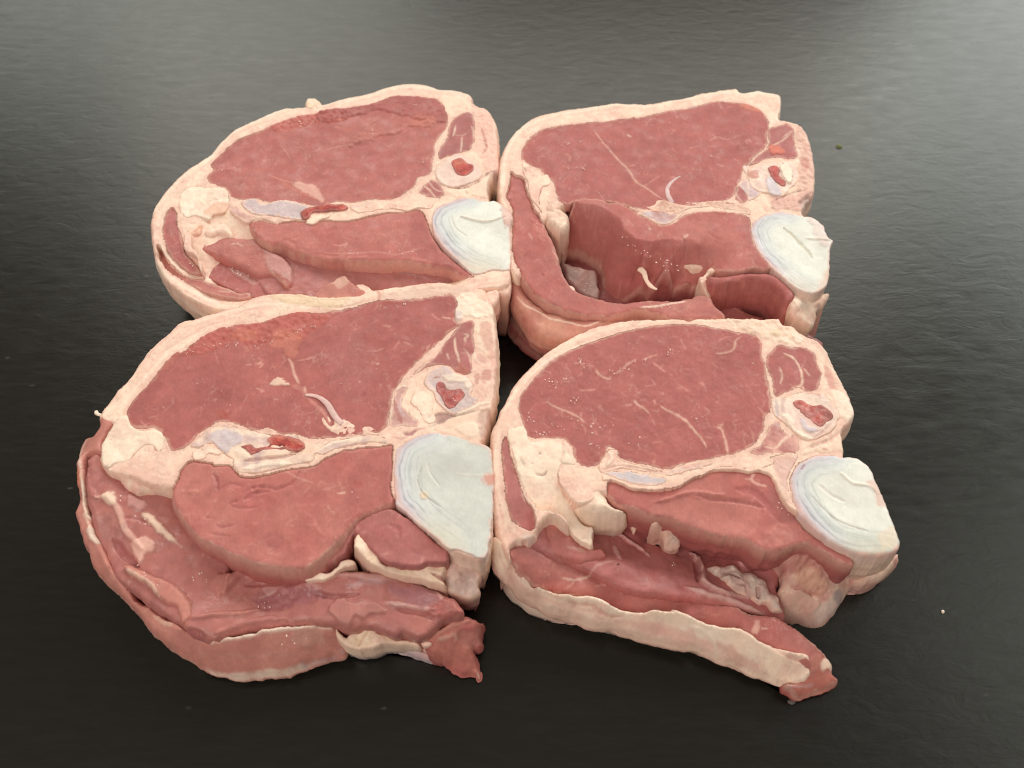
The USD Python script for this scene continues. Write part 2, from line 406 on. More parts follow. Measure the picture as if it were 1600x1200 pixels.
    # the sides, down to the slate or into the tissue below
    zb = (Z[:nb] - 4.0) if zbot is None else np.full(nb, float(zbot))
    zb = np.minimum(zb, Z[:nb] - 0.3)
    nr = rings or (3 if zbot is None else 14)
    s_arc = np.r_[0, np.cumsum(np.linalg.norm(np.diff(ring[:, :2], axis=0), axis=1))]
    prev = np.arange(nb); count = len(P)
    scol = side if side is not None else [(0, base), (1, base)]
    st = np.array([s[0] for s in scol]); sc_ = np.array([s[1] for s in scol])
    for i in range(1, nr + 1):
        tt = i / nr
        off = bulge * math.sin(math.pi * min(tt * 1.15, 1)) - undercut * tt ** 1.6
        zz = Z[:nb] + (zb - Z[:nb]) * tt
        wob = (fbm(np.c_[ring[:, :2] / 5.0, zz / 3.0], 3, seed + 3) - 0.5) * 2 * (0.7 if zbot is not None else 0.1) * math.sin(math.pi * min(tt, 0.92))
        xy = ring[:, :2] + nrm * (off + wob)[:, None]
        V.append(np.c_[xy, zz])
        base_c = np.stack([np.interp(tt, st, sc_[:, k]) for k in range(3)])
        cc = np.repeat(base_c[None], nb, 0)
        if streak:
            n1 = fbm(np.c_[ring[:, :2] / 14.0, zz / 1.5], 4, seed + 21)
            m1 = smooth((n1 - 0.46) * 7) * streak
            cc = cc + m1[:, None] * (np.where(base_c[1] > 0.3, 1, 0) * (WP * 0.85) + np.where(base_c[1] > 0.3, 0, 1) * (W * 0.8) - cc)
        cc *= (0.93 + 0.14 * fbm(np.c_[ring[:, :2] / 2.0, zz / 2.0], 3, seed + 23))[:, None]
        if i <= 2:
            cc = cc * (i / 3) + col[:nb] * (1 - i / 3)
        C.append(cc)
        cur = count + np.arange(nb); nx = np.roll(np.arange(nb), -1)
        T.append(np.vstack([np.c_[prev, cur, cur[nx]], np.c_[prev, cur[nx], prev[nx]]]))
        prev = cur; count += nb
    V.append(np.r_[np.c_[P[:nb].mean(0)[None], [[zb.min()]]]]); C.append(C[-1][:1])
    T.append(np.c_[prev, np.full(nb, count), np.roll(prev, -1)])
    if inset:
        t["inset"].append(poly)
        if mat == "meat":
            t["inset_meat"].append(poly)
    return emit(t, name, np.vstack(V), np.vstack(T), np.vstack(C), mat, label, under)

def tube(t, name, mat, pts, z, rad, base, flat=0.6, label=None, k=10, under=None):
    """A tendon, vessel or curl of tissue: a tapered round strand along the points."""
    w = spline(ground(pts, z), False, 0.35)
    n = len(w); t["n"] += 1; seed = t["n"] * 13 + 5
    rr = np.interp(np.linspace(0, 1, n), np.linspace(0, 1, len(rad)), rad) * (0.85 + 0.3 * fbm(np.c_[w[:, :2] / 1.5, np.full(n, seed)], 2, seed))
    tg = np.gradient(w, axis=0); tg /= np.linalg.norm(tg, axis=1, keepdims=True)
    sx = np.cross(tg, [0, 0, 1.0]); sx /= np.maximum(np.linalg.norm(sx, axis=1, keepdims=True), 1e-6); up = np.cross(sx, tg)
    an = np.linspace(0, 2 * math.pi, k, endpoint=False)
    v = (w[:, None] + sx[:, None] * (np.cos(an)[None, :, None] * rr[:, None, None]) + up[:, None] * (np.sin(an)[None, :, None] * rr[:, None, None] * flat)).reshape(-1, 3)
    f = []
    for i in range(n - 1):
        for j in range(k):
            a, b = i * k + j, i * k + (j + 1) % k
            f += [(a, b, b + k), (a, b + k, a + k)]
    v = np.vstack([v, w[:1] - tg[:1] * rr[0] * 0.6, w[-1:] + tg[-1:] * rr[-1] * 0.6])
    for j in range(k):
        f += [(n * k, (j + 1) % k, j), (n * k + 1, (n - 1) * k + j, (n - 1) * k + (j + 1) % k)]
    col = base[None] * (0.86 + 0.28 * fbm(v / 1.4, 3, seed))[:, None]
    return emit(t, name, v, np.array(f), col, mat, label, under)

def growth_rings(arc, z, top=CAR, low=None, seed=0, n=6, start=1.0, gap=0.85):
    """The pale cartilage face: fine curved growth lines that follow its inner border, lilac outside and greenish white within."""
    line = spline(ground(arc, z)[:, :2], False, 0.5)
    def f(P, Z, col, d, ring):
        dd, pos = segdist(P, line)
        wob = fbm(np.c_[P / 7.0, np.full(len(P), seed)], 3, seed) - 0.5
        e = dd + wob * 1.8
        st = [0, 0.5, 1.2, 2.4, 4.2, 8.0, 12.0]
        cs = np.array([(0.72, 0.48, 0.44), (0.68, 0.55, 0.56), (0.66, 0.61, 0.64), (0.67, 0.68, 0.69), (0.70, 0.73, 0.71), top, top])
        c = np.stack([np.interp(e, st, cs[:, k]) for k in range(3)], 1)
        fade = np.clip(1.25 - np.abs(pos - 0.55) * 1.7, 0, 1)
        for i in range(n):
            at = start + i * gap + 0.35 * math.sin(i * 2.3 + seed)
            brk = fbm(np.c_[P / 5.0, np.full(len(P), i * 7.7 + seed)], 3, seed + i)
            wgt = smooth((brk - 0.36) * 5) * fade * (1 - 0.08 * i)
            g = np.exp(-((e - at) / 0.19) ** 2) * wgt
            Z -= g * 0.10
            c -= g[:, None] * np.array((0.27, 0.25, 0.22))
        if low is not None:
            lo = smooth((pos - 0.62) / 0.3)[:, None] * smooth((8.5 - e) / 7)[:, None]
            c = c + lo * 0.75 * (np.array(low) - c)
        nb_ = fbm(np.c_[P / 1.6, np.full(len(P), 9.0)], 3, seed + 5)
        c = c + (0.7 * smooth((0.9 * (0.2 + 1.6 * nb_) - d) / 0.8))[:, None] * (np.array((0.82, 0.57, 0.50)) - c)
        return Z, c * (0.96 + 0.08 * fbm(np.c_[P / 2.5, np.full(len(P), 3.0)], 3, seed))[:, None]
    return f

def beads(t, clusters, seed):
    """Tiny opaque beads whose pale colour stands in for glints on the cut face, along the given paths."""
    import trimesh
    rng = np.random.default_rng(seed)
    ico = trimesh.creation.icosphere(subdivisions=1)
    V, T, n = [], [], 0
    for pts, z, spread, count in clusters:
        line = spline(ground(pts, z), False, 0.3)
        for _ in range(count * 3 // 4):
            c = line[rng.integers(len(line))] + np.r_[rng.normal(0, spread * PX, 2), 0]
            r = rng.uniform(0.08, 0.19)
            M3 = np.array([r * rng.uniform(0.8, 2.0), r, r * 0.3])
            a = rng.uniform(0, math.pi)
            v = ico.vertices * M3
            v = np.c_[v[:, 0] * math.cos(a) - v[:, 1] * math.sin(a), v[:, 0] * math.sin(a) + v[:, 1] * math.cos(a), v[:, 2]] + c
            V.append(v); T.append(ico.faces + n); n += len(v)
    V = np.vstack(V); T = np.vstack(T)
    path = emit(t, "glint_beads", V, T, np.tile(np.array([[0.93, 0.72, 0.64]]), (len(V), 1)), "bead")  # the glints are put in as one pale bead colour
    stage.GetPrimAtPath(path).SetCustomDataByKey("kind", "stuff")

# ------------------------------------------------------------------ the slate
def make_slate():
    v, f, _ = __import__("meshkit").arrays(__import__("trimesh").creation.box((3.0, 3.0, 0.02)))
    v = v + np.array([0, 0.4, -0.01])
    m = usdkit.mesh(stage, "/World/slate_surface", (v, f), slate)
    m.GetPrim().SetCustomDataByKey("kind", "structure")
    m.GetPrim().SetCustomDataByKey("label", "dark grey riven slate under the four raw chops")
    m.GetPrim().SetCustomDataByKey("category", "slate")
make_slate()

GROUP = "raw chops on the slate"
SIDEFAT = [(0, W2), (0.25, W), (0.6, W * 0.95), (1, WP * 0.9)]

# ================================================================== chop at the upper left
def chop_one():
    Z0 = 27.0
    A = lambda s: q(220, 120, 5, s)
    Bq = lambda s: q(500, 120, 5, s)
    C = lambda s: q(220, 300, 5, s)
    D = lambda s: q(500, 300, 5, s)
    t = thing("loin_chop", "raw chop with a bloody rib line and a pale flap lifted at its near edge", "chop", (-45, 45), None)
    piece(t, "loin_muscle", "meat", A("540,690 560,735 520,770 525,820 600,858 660,872 695,930 780,965 900,955 980,985 1100,985 1250,1000 1400,1020") + Bq("120,985 260,985 400,968 540,965 640,930 740,852 770,795 850,770 885,660 905,520 960,440 1000,390 990,285 945,195 900,165 780,155 600,150 400,212 200,245 0,270") + A("1400,275 1200,312 1060,362 900,430 750,490 640,590 580,640"),
          Z0, F, FP * 0.95, (7, 0.45), inset=True, flecks=60, rough=(0.35, 9.0), ctrl=q(0, 0, 1, "600,180,27.6 560,230,26.8 420,250,26.6 640,270,26.9"), marks=[
              B(A("1000,400 1100,330 1300,280 1600,260 1600,330 1400,370 1250,390 1100,420"), RED * 0.9 + F * 0.25, 0.45, 0.25, 6, rag=0.5),
              B(Bq("0,270 200,240 400,210 600,150 820,160 940,200 990,280 980,350 800,330 600,290 450,260 300,300 100,340 0,350"), F * 0.88, 0.8, 0.35, 4, rag=0.45),
              B(Bq("230,490 300,440 440,420 600,410 640,370 760,360 900,330 900,390 700,400 600,440 450,470 430,500 300,510 240,560"), FP * 0.95, 0.6, 0.3, 3, rag=0.5),
              S(Bq("20,580 120,550 230,530 300,505"), 2.0, W * 0.9, 0.4, 0.1), S(A("1090,540 1130,580 1170,650"), 2.5, W, 0.35, 0.1),
              S(A("560,745 640,720 740,710 700,700"), 3, WP, 0.5, 0.1), S(A("670,560 760,555 860,550"), 1.6, WP, 0.4),
              S(A("1010,770 1080,800 1200,830 1330,850"), 2.6, WP, 0.75, 0.25), S(A("1050,790 1150,850 1280,920 1440,980"), 3.2, ORG * 1.1, 0.6, 0.2),
              B(A("1200,830 1320,840 1380,870 1420,970 1330,930 1240,880"), WP * 1.05, 0.6, 0.1, 6), B(Bq("700,330 860,310 880,370 740,400"), ORG, 0.4, 0.1, 4),
              B(A("540,690 640,590 800,480 780,560 620,680 600,720"), F * 0.84, 0.6, 0, 6)])
    piece(t, "small_muscle", "meat", Bq("1005,385 1060,312 1140,268 1195,300 1212,400 1205,500 1165,575 1100,595 1010,622 935,640 925,570 975,500"), Z0 + 0.08, FV * 0.92, FD, (4, .5), inset=True, marks=[
        S(Bq("1060,380 1050,430 1035,470"), 3, W2, .7, .15), S(Bq("1110,470 1105,540 1100,590"), 3, W, .8, .15), S(Bq("1180,380 1200,430 1205,480"), 4, W, .6), S(Bq("1050,450 1100,460 1150,440"), 2.4, W, .5)])
    piece(t, "small_muscle", "meat", Bq("780,900 840,820 870,800 930,830 965,880 968,925 900,948 830,930"), Z0 + 0.04, FV, FD, (3, .6), inset=True, marks=[S(Bq("800,850 850,880 900,940"), 3, W, .8, .1), S(Bq("850,820 900,880 960,900"), 2.5, W, .7)])
    piece(t, "bone", "bone", Bq("905,725 950,655 1020,615 1090,598 1180,640 1255,690 1275,745 1235,800 1140,842 1030,862 950,835 910,790"), Z0 + 0.28, BON, W2, (2.5, .5), r=.2, h=0.3, inset=True, rough=(.3, 3), marks=[
        S(Bq("905,730 930,800 1000,850 1120,845 1230,800"), 3, LIL, .5, .1), S(Bq("1180,650 1240,640 1270,660"), 4, W2, .9, .3)])
    piece(t, "marrow", "marrow", Bq("1030,660 1100,632 1150,668 1195,690 1188,730 1130,772 1085,765 1050,725"), Z0 + 0.60, BLOOD * 1.25 + RED * .2, RED, (1.5, .8), h=0.25, r=0.15, inset=True, rough=(.25, 1.6), marks=[B(Bq("1030,660 1100,632 1150,670 1080,700"), ORG * .9, .7, .2, 2)])
    piece(t, "rib_bone", "bone", A("780,972 880,945 960,985 1090,962 1180,965 1300,1010 1340,1050 1310,1095 1230,1112 1120,1100 1000,1080 900,1075 830,1040"), Z0 + 0.24, np.array((.66, .54, .54)), LIL * .9, (3, .7), h=.3, r=0.35, inset=True, rough=(.35, 3), marks=[
        S(A("930,1000 1000,985 1100,968 1200,990"), 3.5, W2 * .95, .7, .2), S(A("790,985 850,1010 900,1060"), 4, MEM, .7)])
    piece(t, "fat_seam", "fat", D("230,110 300,80 420,66 540,72 620,90 740,100 830,80 900,60 860,130 780,125 700,145 560,128 400,150 280,155"), Z0 + 0.20, W, WP, (4, .7), h=.3, inset=True, rough=(.3, 3), marks=[S(D("560,75 640,60 760,80 880,55"), 5, RED * .8, .75, -.1), S(D("640,60 690,30 740,20 700,50"), 4, W2, .9, .2), S(D("230,120 330,110 420,80"), 4, LIL, .5)])
    piece(t, "marrow", "marrow", A("1248,1055 1330,1015 1450,995 1580,990") + Bq("100,985 190,995 215,1020 180,1038 60,1045 0,1050") + A("1480,1050 1400,1050 1340,1060 1290,1110 1262,1100"), Z0 + 0.56, BLOOD * 1.1 + RED * .12, RED, (1.3, .8), h=.25, r=0.17, inset=True, rough=(.25, 1.5), marks=[
        S(A("1400,1000 1500,985 1600,990") + Bq("120,990 200,1005"), 5, ORG, .8, .25), S(A("1260,1080 1300,1050 1350,1020"), 4, ORG, .6, .2)])
    piece(t, "fat_seam", "fat", A("1290,1135 1340,1090 1440,1072 1470,1085 1400,1120 1340,1150"), Z0 + 0.36, W2, W, r=0.20, inset=True, h=.25, rough=(.2, 2))
    piece(t, "tenderloin", "meat", C("872,235 920,215 1050,232 1200,218 1400,212 1600,212") + D("100,215 250,212 400,180 560,152 680,150 760,132 815,160 850,235 875,320 935,415 1040,520 1180,625 1215,670 1100,650 1000,600 880,575 760,560 640,545 450,545 250,542 0,522") + C("1400,520 1280,495 1180,455 1075,408 1000,420 930,385 880,330 870,280"),
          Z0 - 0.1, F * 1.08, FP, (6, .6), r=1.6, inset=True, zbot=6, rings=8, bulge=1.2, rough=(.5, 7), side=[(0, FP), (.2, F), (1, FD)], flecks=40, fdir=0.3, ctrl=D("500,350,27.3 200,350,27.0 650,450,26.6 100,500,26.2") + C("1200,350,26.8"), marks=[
              S(C("1075,400 1100,360 1140,335 1250,300"), 2.5, FP * 1.25, .6, .3), B(C("1080,400 1250,490 1400,530 1600,540 1600,500 1400,480 1250,440 1120,370"), FP * 1.05, .7, -.2, 3), S(D("180,340 240,360 300,380"), 2, FD, .5, -.2), S(D("100,410 170,420 210,400 180,450"), 2.5, WP, .5, .15),
              S(D("0,470 200,480 450,470 600,490 800,440 880,460"), 3, WP, .35, .15), B(D("760,140 820,165 860,300 900,420 1050,540 1180,640 1060,620 900,560 780,500 700,350"), F * .9, .6, 0, 8)])
    piece(t, "tenderloin", "meat", C("870,225 1000,235 1100,300 1090,380 1050,415 1000,415 940,385 890,330 850,290 835,255"), Z0 - 0.6, FP * 1.02, F, (5, .5), r=1.4, zbot=6, rings=6, bulge=.6, marks=[S(C("880,330 850,290 850,255"), 5, WP * 1.1, .6, .2)])
    # the belly wall below the fillet: folded thin muscles lying lower
    piece(t, "flank_muscle", "wet", C("700,470 900,430 1000,420 1200,480 1400,545 1600,550") + D("200,540 500,548 700,560 900,570 1050,610 1180,690 1100,760 800,780 400,840 0,900") + C("1300,850 1000,820 900,700 760,600"), 22.3, FV * 1.0, FP * .9, (5, .7), r=1.5, zbot=2, rough=(.8, 7), ctrl=D("400,650,22 0,650,22 800,640,22.3 400,780,20") + C("1200,600,22.5 1000,560,23"), marks=[
        S(D("200,620 450,600 700,640 900,700"), 3, LIL * .8, .4, .3), S(D("750,630 850,610 950,640 1050,690"), 6, LIL, .35, .2), S(C("1000,560 1050,640 1100,700 1170,760"), 4, MEM, .6, .5)], flecks=30)
    piece(t, "flank_muscle", "wet", C("400,380 480,345 620,335 800,350 900,360 960,410 1000,450 1100,500 1180,580 1170,720 1130,740 1030,650 900,650 780,590 640,530 520,480 430,440"), 24.2, FP * .98, F, (6, .6), r=1.8, zbot=3, rings=8, bulge=.5, rough=(.7, 7), ctrl=C("700,430,25 1000,520,24.2 1080,620,23.8"), marks=[
        S(C("960,470 1080,500 1170,580 1190,680"), 4, MEM, .6, .3), S(C("1000,600 1080,680 1160,750"), 3, W * .8, .5, .2), B(C("960,450 1150,520 1180,700 1060,650 980,560"), MEM, .5, .2, 5), S(C("700,410 760,405 800,425"), 3, W2, .5, .2)])
    piece(t, "flank_muscle", "meat", C("420,440 520,485 640,540 780,600 900,660 1030,680 1160,765 1100,830 900,850 760,800 560,700 440,640 420,540"), 22, F * .98, FV, (5, .6), r=1.0, zbot=3, rough=(.6, 5), flecks=30, marks=[B(C("700,600 900,660 1000,700 900,720 750,660"), MEM, .5, .2, 4, rag=.5)])
    piece(t, "flank_muscle", "meat", C("172,240 240,120 285,150 300,260 330,370 345,470 420,560 480,640 400,640 300,570 215,470 170,360"), Z0 - .6, F * .98, FV, (5, .6), inset=True, rough=(.4, 5), flecks=20, ctrl=C("430,600,24 250,300,26.6"))
    piece(t, "flank_muscle", "meat", C("140,440 180,470 260,590 340,650 480,690 640,740 780,790 850,790 850,830 700,830 520,790 360,720 240,660 150,560"), 23.5, FP, F, (5, .5), inset=True, rough=(.5, 5), marks=[S(C("640,740 760,760 850,800"), 3, W, .5, .1), S(C("600,770 680,780 760,760"), 2.5, W, .5)])
    piece(t, "fat_seam", "fat", C("335,390 350,310 385,330 400,430 440,480 480,620 465,625 430,500 360,460 330,430"), Z0 - .2, WP * .9 + LIL * .15, MEM, (3, .6), h=.3, r=0.30, inset=True, rough=(.3, 3))
    piece(t, "fat_lump", "fat", A("300,960 330,890 400,850 520,860 600,862 660,875 690,920 688,1000 660,1060 560,1080 540,1110 420,1080 360,1100 310,1060"), Z0 + 0.20, W2, W, (4, .5), r=.25, inset=True, rough=(.7, 4), zbot=8, rings=6, marks=[B(A("520,1020 600,980 690,990 690,1100 560,1100 500,1060"), np.array((.76, .42, .29)), .7, 0, 8), S(A("480,905 540,910"), 3, WP, .5), S(A("390,850 440,860"), 4, WP, .4)])
    piece(t, "fat_lump", "fat", C("300,170 380,190 460,160 540,190 560,240 500,270 470,330 420,340 360,330 320,300"), Z0 - .8, np.array((.74, .38, .25)), WP, (4, .6), r=1.5, zbot=8, rings=6, rough=(.6, 4), marks=[B(C("300,150 340,180 370,240 330,260 310,240"), W, .8, .1, 3)])
    piece(t, "fat_lump", "fat", C("470,300 540,240 620,225 690,250 720,320 700,345 620,330 540,345 490,335"), Z0 - 1.2, W * .98, WP, (4, .5), r=2.2, zbot=8, rings=6, rough=(.6, 4))
    piece(t, "connective_tissue", "wet", C("690,90 740,60 780,130 860,175 960,180 1040,200 1050,240 960,215 880,215 830,245 760,200 700,170"), Z0 - .1, np.array((.72, .46, .37)), MEM, (3, .6), r=0.40, h=.3, zbot=10, rough=(.5, 3))
    piece(t, "connective_tissue", "wet", C("700,150 850,210 870,270 780,340 740,320 700,240"), 17, MEM * .75, FD, (4, .6), r=0.50, zbot=6, rough=(.8, 4))
    arc = D("1130,40 1010,75 920,130 870,220 890,320 960,420 1060,510 1200,600 1330,640")
    piece(t, "cartilage_disc", "gristle", D("1010,75 1080,48 1180,45 1300,70 1370,65 1420,100 1490,165 1512,220 1490,270 1490,400 1490,560 1480,610 1360,612 1210,640 1060,530 960,430 890,330 868,230 900,130"), Z0 + 0.24, CAR, None, r=0.45, h=.28, inset=True, zbot=.5, rings=10, undercut=1.0, bulge=.3,
          side=[(0, W2), (.3, W), (1, WP)], streak=.5, rough=(.25, 9), tune=growth_rings(arc, Z0, seed=3, low=(.76, .72, .58)), ctrl=D("1300,280,27.0 1200,150,27.9 1430,220,28.4 1200,450,27.6"), marks=[
              B(D("1420,110 1500,150 1515,220 1470,270 1430,200"), np.array((.74, .36, .30)), .65, .3, 6), S(D("1100,190 1220,220 1340,225 1450,190"), 4, W2, .5, .5), S(D("1020,180 1060,280 1150,350"), 2, WG, .35, -.3), S(D("1000,75 1100,42 1200,42 1300,68"), 4, LIL, .7)])
    piece(t, "vertebra_edge", "fat", D("1170,690 1230,650 1350,610 1480,600 1490,700 1475,800 1380,800 1320,760 1200,740"), Z0 - 1.5, W * .96, WP, (3, .7), r=1.2, zbot=.5, rings=10, rough=(.8, 3), undercut=1.5, side=[(0, W), (.4, WP), (1, MEM)], streak=.5)
    piece(t, "flank_flap", "meat", D("-60,800 0,745 80,700 160,655 195,650 240,690 290,740 350,770 360,830 200,860 0,870 -70,850"), Z0 - 1.0, FP * 1.02, np.array((.60, .28, .22)), (4, .7), r=.8, zbot=8, rings=6, rough=(.6, 4), marks=[S(D("160,660 200,660 250,710 300,750"), 3, WP, .6, .2), B(D("100,700 200,670 220,720 150,740"), W, .35, 0, 5)], ctrl=D("180,660,28.5 100,780,27.5"))
    piece(t, "flank_flap", "fat", D("280,730 330,718 380,740 420,765 480,755 490,790 400,800 330,790"), Z0 - .6, W, WP, (2, .5), r=.7, h=.3, zbot=10, rough=(.4, 2))
    piece(t, "fat_tag", "fat", A("1285,200 1300,165 1350,160 1385,175 1408,208 1400,240 1300,245"), Z0 + 0.24, W, WY, (2, .6), r=1.0, h=.3, zbot=18, rough=(.4, 2))
    # the fat that wraps it, and the slab of tissue all the rest is set in
    piece(t, "fat_layer", "fat", A("68,1200 78,1080 108,1000 180,900 300,770 400,690 525,612 600,530 700,432 800,370 920,320 1000,280 1090,243 1280,228 1440,205") + Bq("100,185 200,160 400,115 520,72 660,48 820,58 940,88 1080,100 1190,150 1196,205 1300,245 1350,310 1380,390 1392,580 1390,740 1330,800 1322,960 1400,1000") + D("1480,160 1490,400 1485,600 1475,720 1300,760 1000,800 600,800 300,830 0,860") + C("1200,860 900,870 700,920 600,915 480,880 330,800 210,700 120,570 85,420 70,290"),
          Z0 - .03, W * 1.0, WP, (5, .55), r=1.2, zbot=.4, rings=16, bulge=1.4, undercut=5.0, carve=True, rough=(.5, 6), side=SIDEFAT, streak=.65, edge=(.35, 2.2), ctrl=D("0,0,27 300,100,27 700,100,27 860,250,27 1000,500,27 1150,600,27 400,330,27 0,330,27 1300,560,27") + C("300,100,27 400,200,27 700,100,27 900,200,27 220,250,27 1200,330,27") + Bq("1000,500,27 700,860,27 1250,900,27") + C("330,800,24 600,880,23 150,620,25.5 900,700,16 1100,740,14") + D("0,740,14 400,740,14 800,720,15 1100,720,16"), marks=[
              S(A("80,1100 180,940 300,800 525,640 700,450 920,340 1090,265 1400,225"), 9, W2, .8, .1, .3, False), S(Bq("0,225 200,190 400,140 560,90 680,75 850,90 1000,110 1150,150"), 9, W2 * .98, .7, .1, .3, False),
              S(C("140,350 160,430 230,530 320,610 420,650 560,690 780,760"), 4, W2, .9, .2), S(C("90,500 160,620 300,720 450,790 620,880"), 12, W2, .85, .2), S(C("200,660 350,790 500,850 640,870"), 4, WP, .5, -.1),
              B(Bq("1200,210 1300,250 1370,390 1390,560 1380,740 1300,760 1270,640 1210,580 1220,400"), WP * 1.08, .65, .2, 8, rag=.5), S(Bq("1260,400 1290,500 1300,560 1270,600"), 6, F, .6, -.1), S(Bq("1000,860 1100,870 1220,830 1290,770 1390,740"), 4, MEM * .7, .8, -.4), S(Bq("1060,870 1110,855 1150,850"), 2, DARK, .6, -.3),
              B(Bq("1010,900 1140,880 1290,790 1320,950 1180,935 1050,945"), W, .7, .2, 5), S(Bq("1140,890 1150,920"), 3, RED * .6, .6), B(Bq("950,190 1150,170 1190,230 1080,260 1000,290"), W, .7, .2, 6), B(Bq("1020,230 1110,220 1110,245 1030,250"), WP, .5),
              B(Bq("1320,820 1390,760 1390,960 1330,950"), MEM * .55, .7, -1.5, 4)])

# ================================================================== chop at the upper right
def chop_two():
    Z0 = 27.0
    A = lambda s: q(770, 130, 5, s)
    Bq = lambda s: q(1030, 130, 5, s)
    C = lambda s: q(770, 320, 5, s)
    D = lambda s: q(1030, 320, 5, s)
    t = thing("loin_chop", "raw chop whose plump fillet slopes into a hollow inside a curved belly wall", "chop", (45, 42), None)
    piece(t, "loin_muscle", "meat", A("218,575 235,500 300,410 380,360 500,335 700,312 850,298 1000,275 1200,255 1400,210 1520,190") + Bq("60,210 200,200 340,160 480,140 700,165 780,200 830,250 860,300 848,400 840,500 750,570 690,640 650,690 640,760 615,800 600,870 540,910 440,940 330,955 200,965") + A("1500,985 1400,960 1280,985 1130,985 1000,950 900,930 640,925 590,950 520,935 490,860 460,770 400,715 370,680 300,645 240,610"),
          Z0, F, F * .88, (8, .5), inset=True, flecks=90, rough=(.3, 9), marks=[
              S(A("790,370 850,450 920,530 990,610 1060,680 1120,770 1200,820 1300,890 1380,930"), 4.0, W * .95, .75, .2), S(A("1060,650 1110,640"), 2.5, W, .5), S(A("1110,780 1180,800 1250,760 1310,720"), 3.5, WP, .4),
              S(A("1050,400 1080,420"), 6, W2, .8, .2), S(A("570,550 600,570 600,610"), 5, WP * 1.1, .6, .15), S(A("370,545 410,550 450,530"), 3, WP, .5), S(A("540,650 600,660 680,660 750,635"), 3, WP, .5, .1), S(A("540,770 600,720"), 2.5, WP, .4),
              S(Bq("90,400 120,360"), 4, WP, .4), S(Bq("390,450 460,420 520,440 560,430"), 4, WP, .45), S(Bq("670,460 700,440 720,460"), 4, WP, .4), S(Bq("610,530 620,480"), 4, FD * .8, .7, -.1), S(Bq("230,510 310,490"), 3, WP, .4), S(Bq("460,140 490,200"), 7, WP * .95, .5), S(Bq("400,560 410,575"), 4, W2, .6),
              B(Bq("640,170 760,140 840,170 870,210 800,225 700,210"), ORG, .75, .15, 6), S(Bq("0,215 100,200 220,165 350,140 500,135"), 6, WP * .9, .6), B(A("1380,190 1600,130 1600,180 1480,210"), LIL * .9, .5, 0, 6),
              B(A("380,420 620,400 800,450 720,620 640,760 480,700 400,560"), F * .92 + LIL * .06, .4, 0, 14)])
    piece(t, "small_muscle", "meat", Bq("852,360 900,335 970,320 1000,310 1050,360 1060,430 1075,520 1080,580 1000,590 930,580 850,590 740,630 700,640 760,560 850,490 850,430"), Z0 + 0.04, FV, FD, (4, .6), inset=True, marks=[
        S(Bq("700,640 760,570 860,500 960,450 1040,380"), 3, W, .8, .15), B(Bq("860,500 930,495 1000,540 970,570 880,540"), np.array((.66, .2, .14)), .9, .3, 3), S(Bq("960,430 1020,380 1045,370"), 3, W, .6)])
    piece(t, "bone", "bone", Bq("690,700 740,640 850,620 950,605 1060,610 1090,680 1080,760 1020,830 960,880 900,885 850,860 780,850 720,800"), Z0 + 0.24, BON, W2, (3, .7), r=.2, h=.3, inset=True, rough=(.6, 3), marks=[
        B(Bq("950,640 1020,640 1040,720 1010,780 970,720"), W2 * 1.05, .9, .7, 3), B(Bq("700,690 760,680 750,740 700,730"), RED, .6, 0, 3), B(Bq("850,740 900,760 950,860 900,875 850,820"), np.array((.66, .60, .64)), .85, .4, 4)])
    piece(t, "marrow", "marrow", Bq("850,655 900,640 945,670 935,710 990,770 985,800 940,790 900,745 870,700"), Z0 + 0.52, BLOOD * 1.3 + RED * .15, np.array((.55, .16, .15)), (1.3, .8), h=.25, r=0.17, inset=True, rough=(.25, 1.5))
    piece(t, "connective_tissue", "wet", Bq("650,650 700,640 690,700 740,780 800,850 700,920 680,870 620,800 640,760 680,740"), Z0 + 0.12, np.array((.62, .44, .42)), LIL, (2.5, .8), r=0.25, inset=True, h=.3, rough=(.4, 2.5), marks=[S(Bq("660,640 680,700 690,760 700,900"), 4, W, .6, .1)])
    piece(t, "small_muscle", "meat", Bq("615,800 680,830 690,920 640,940 600,900"), Z0 + 0.04, FV, FD, (3, .6), inset=True, h=.3, marks=[S(Bq("600,800 605,870 650,930"), 2.5, W, .7, .1)])
    piece(t, "rib_bone", "bone", C("1120,60 1200,45 1330,50 1440,65 1500,40 1430,120 1340,155 1270,140 1190,95"), Z0 + 0.20, np.array((.65, .53, .54)), np.array((.56, .24, .2)), (3, .6), h=.3, r=0.35, inset=True, rough=(.5, 2.5), marks=[
        S(C("1150,30 1250,20 1350,30 1430,50"), 6, np.array((.6, .26, .2)), .7, .3), S(C("1130,60 1200,100 1290,145 1370,145 1450,90 1530,50"), 3, W, .8, .3), B(C("1180,20 1400,15 1420,50 1300,60"), ORG * .9, .5, .2, 4)])
    piece(t, "fat_seam", "fat", C("1300,-40 1400,-20 1500,0 1600,10") + D("200,-20 300,-20 400,-30 560,-20 640,0 700,20 720,80 650,65 560,40 430,25 280,25 200,45 100,110 60,100 120,50 0,60") + C("1200,20 1150,10 1250,0"), Z0 + 0.12, W * .92, np.array((.58, .27, .2)), (4, .9), h=.3, inset=True, r=0.25, rough=(.4, 3), marks=[S(D("170,60 260,30 400,25 560,40 700,70"), 3, W2, .9, .2), S(D("520,-10 640,-20 760,-20"), 6, FD * 1.1, .7, -.2), S(D("760,-5 800,-3"), 2.5, DARK, .8, -.3), S(D("300,-30 450,-30 600,-50"), 3, RED * .7, .4)])
    tube(t, "tendon", "fat", A("1400,930 1370,880 1365,820 1400,770 1440,740 1465,728"), Z0 + .1, [.9, .8, .7, .55, .25], np.array((.70, .50, .48)), .32)
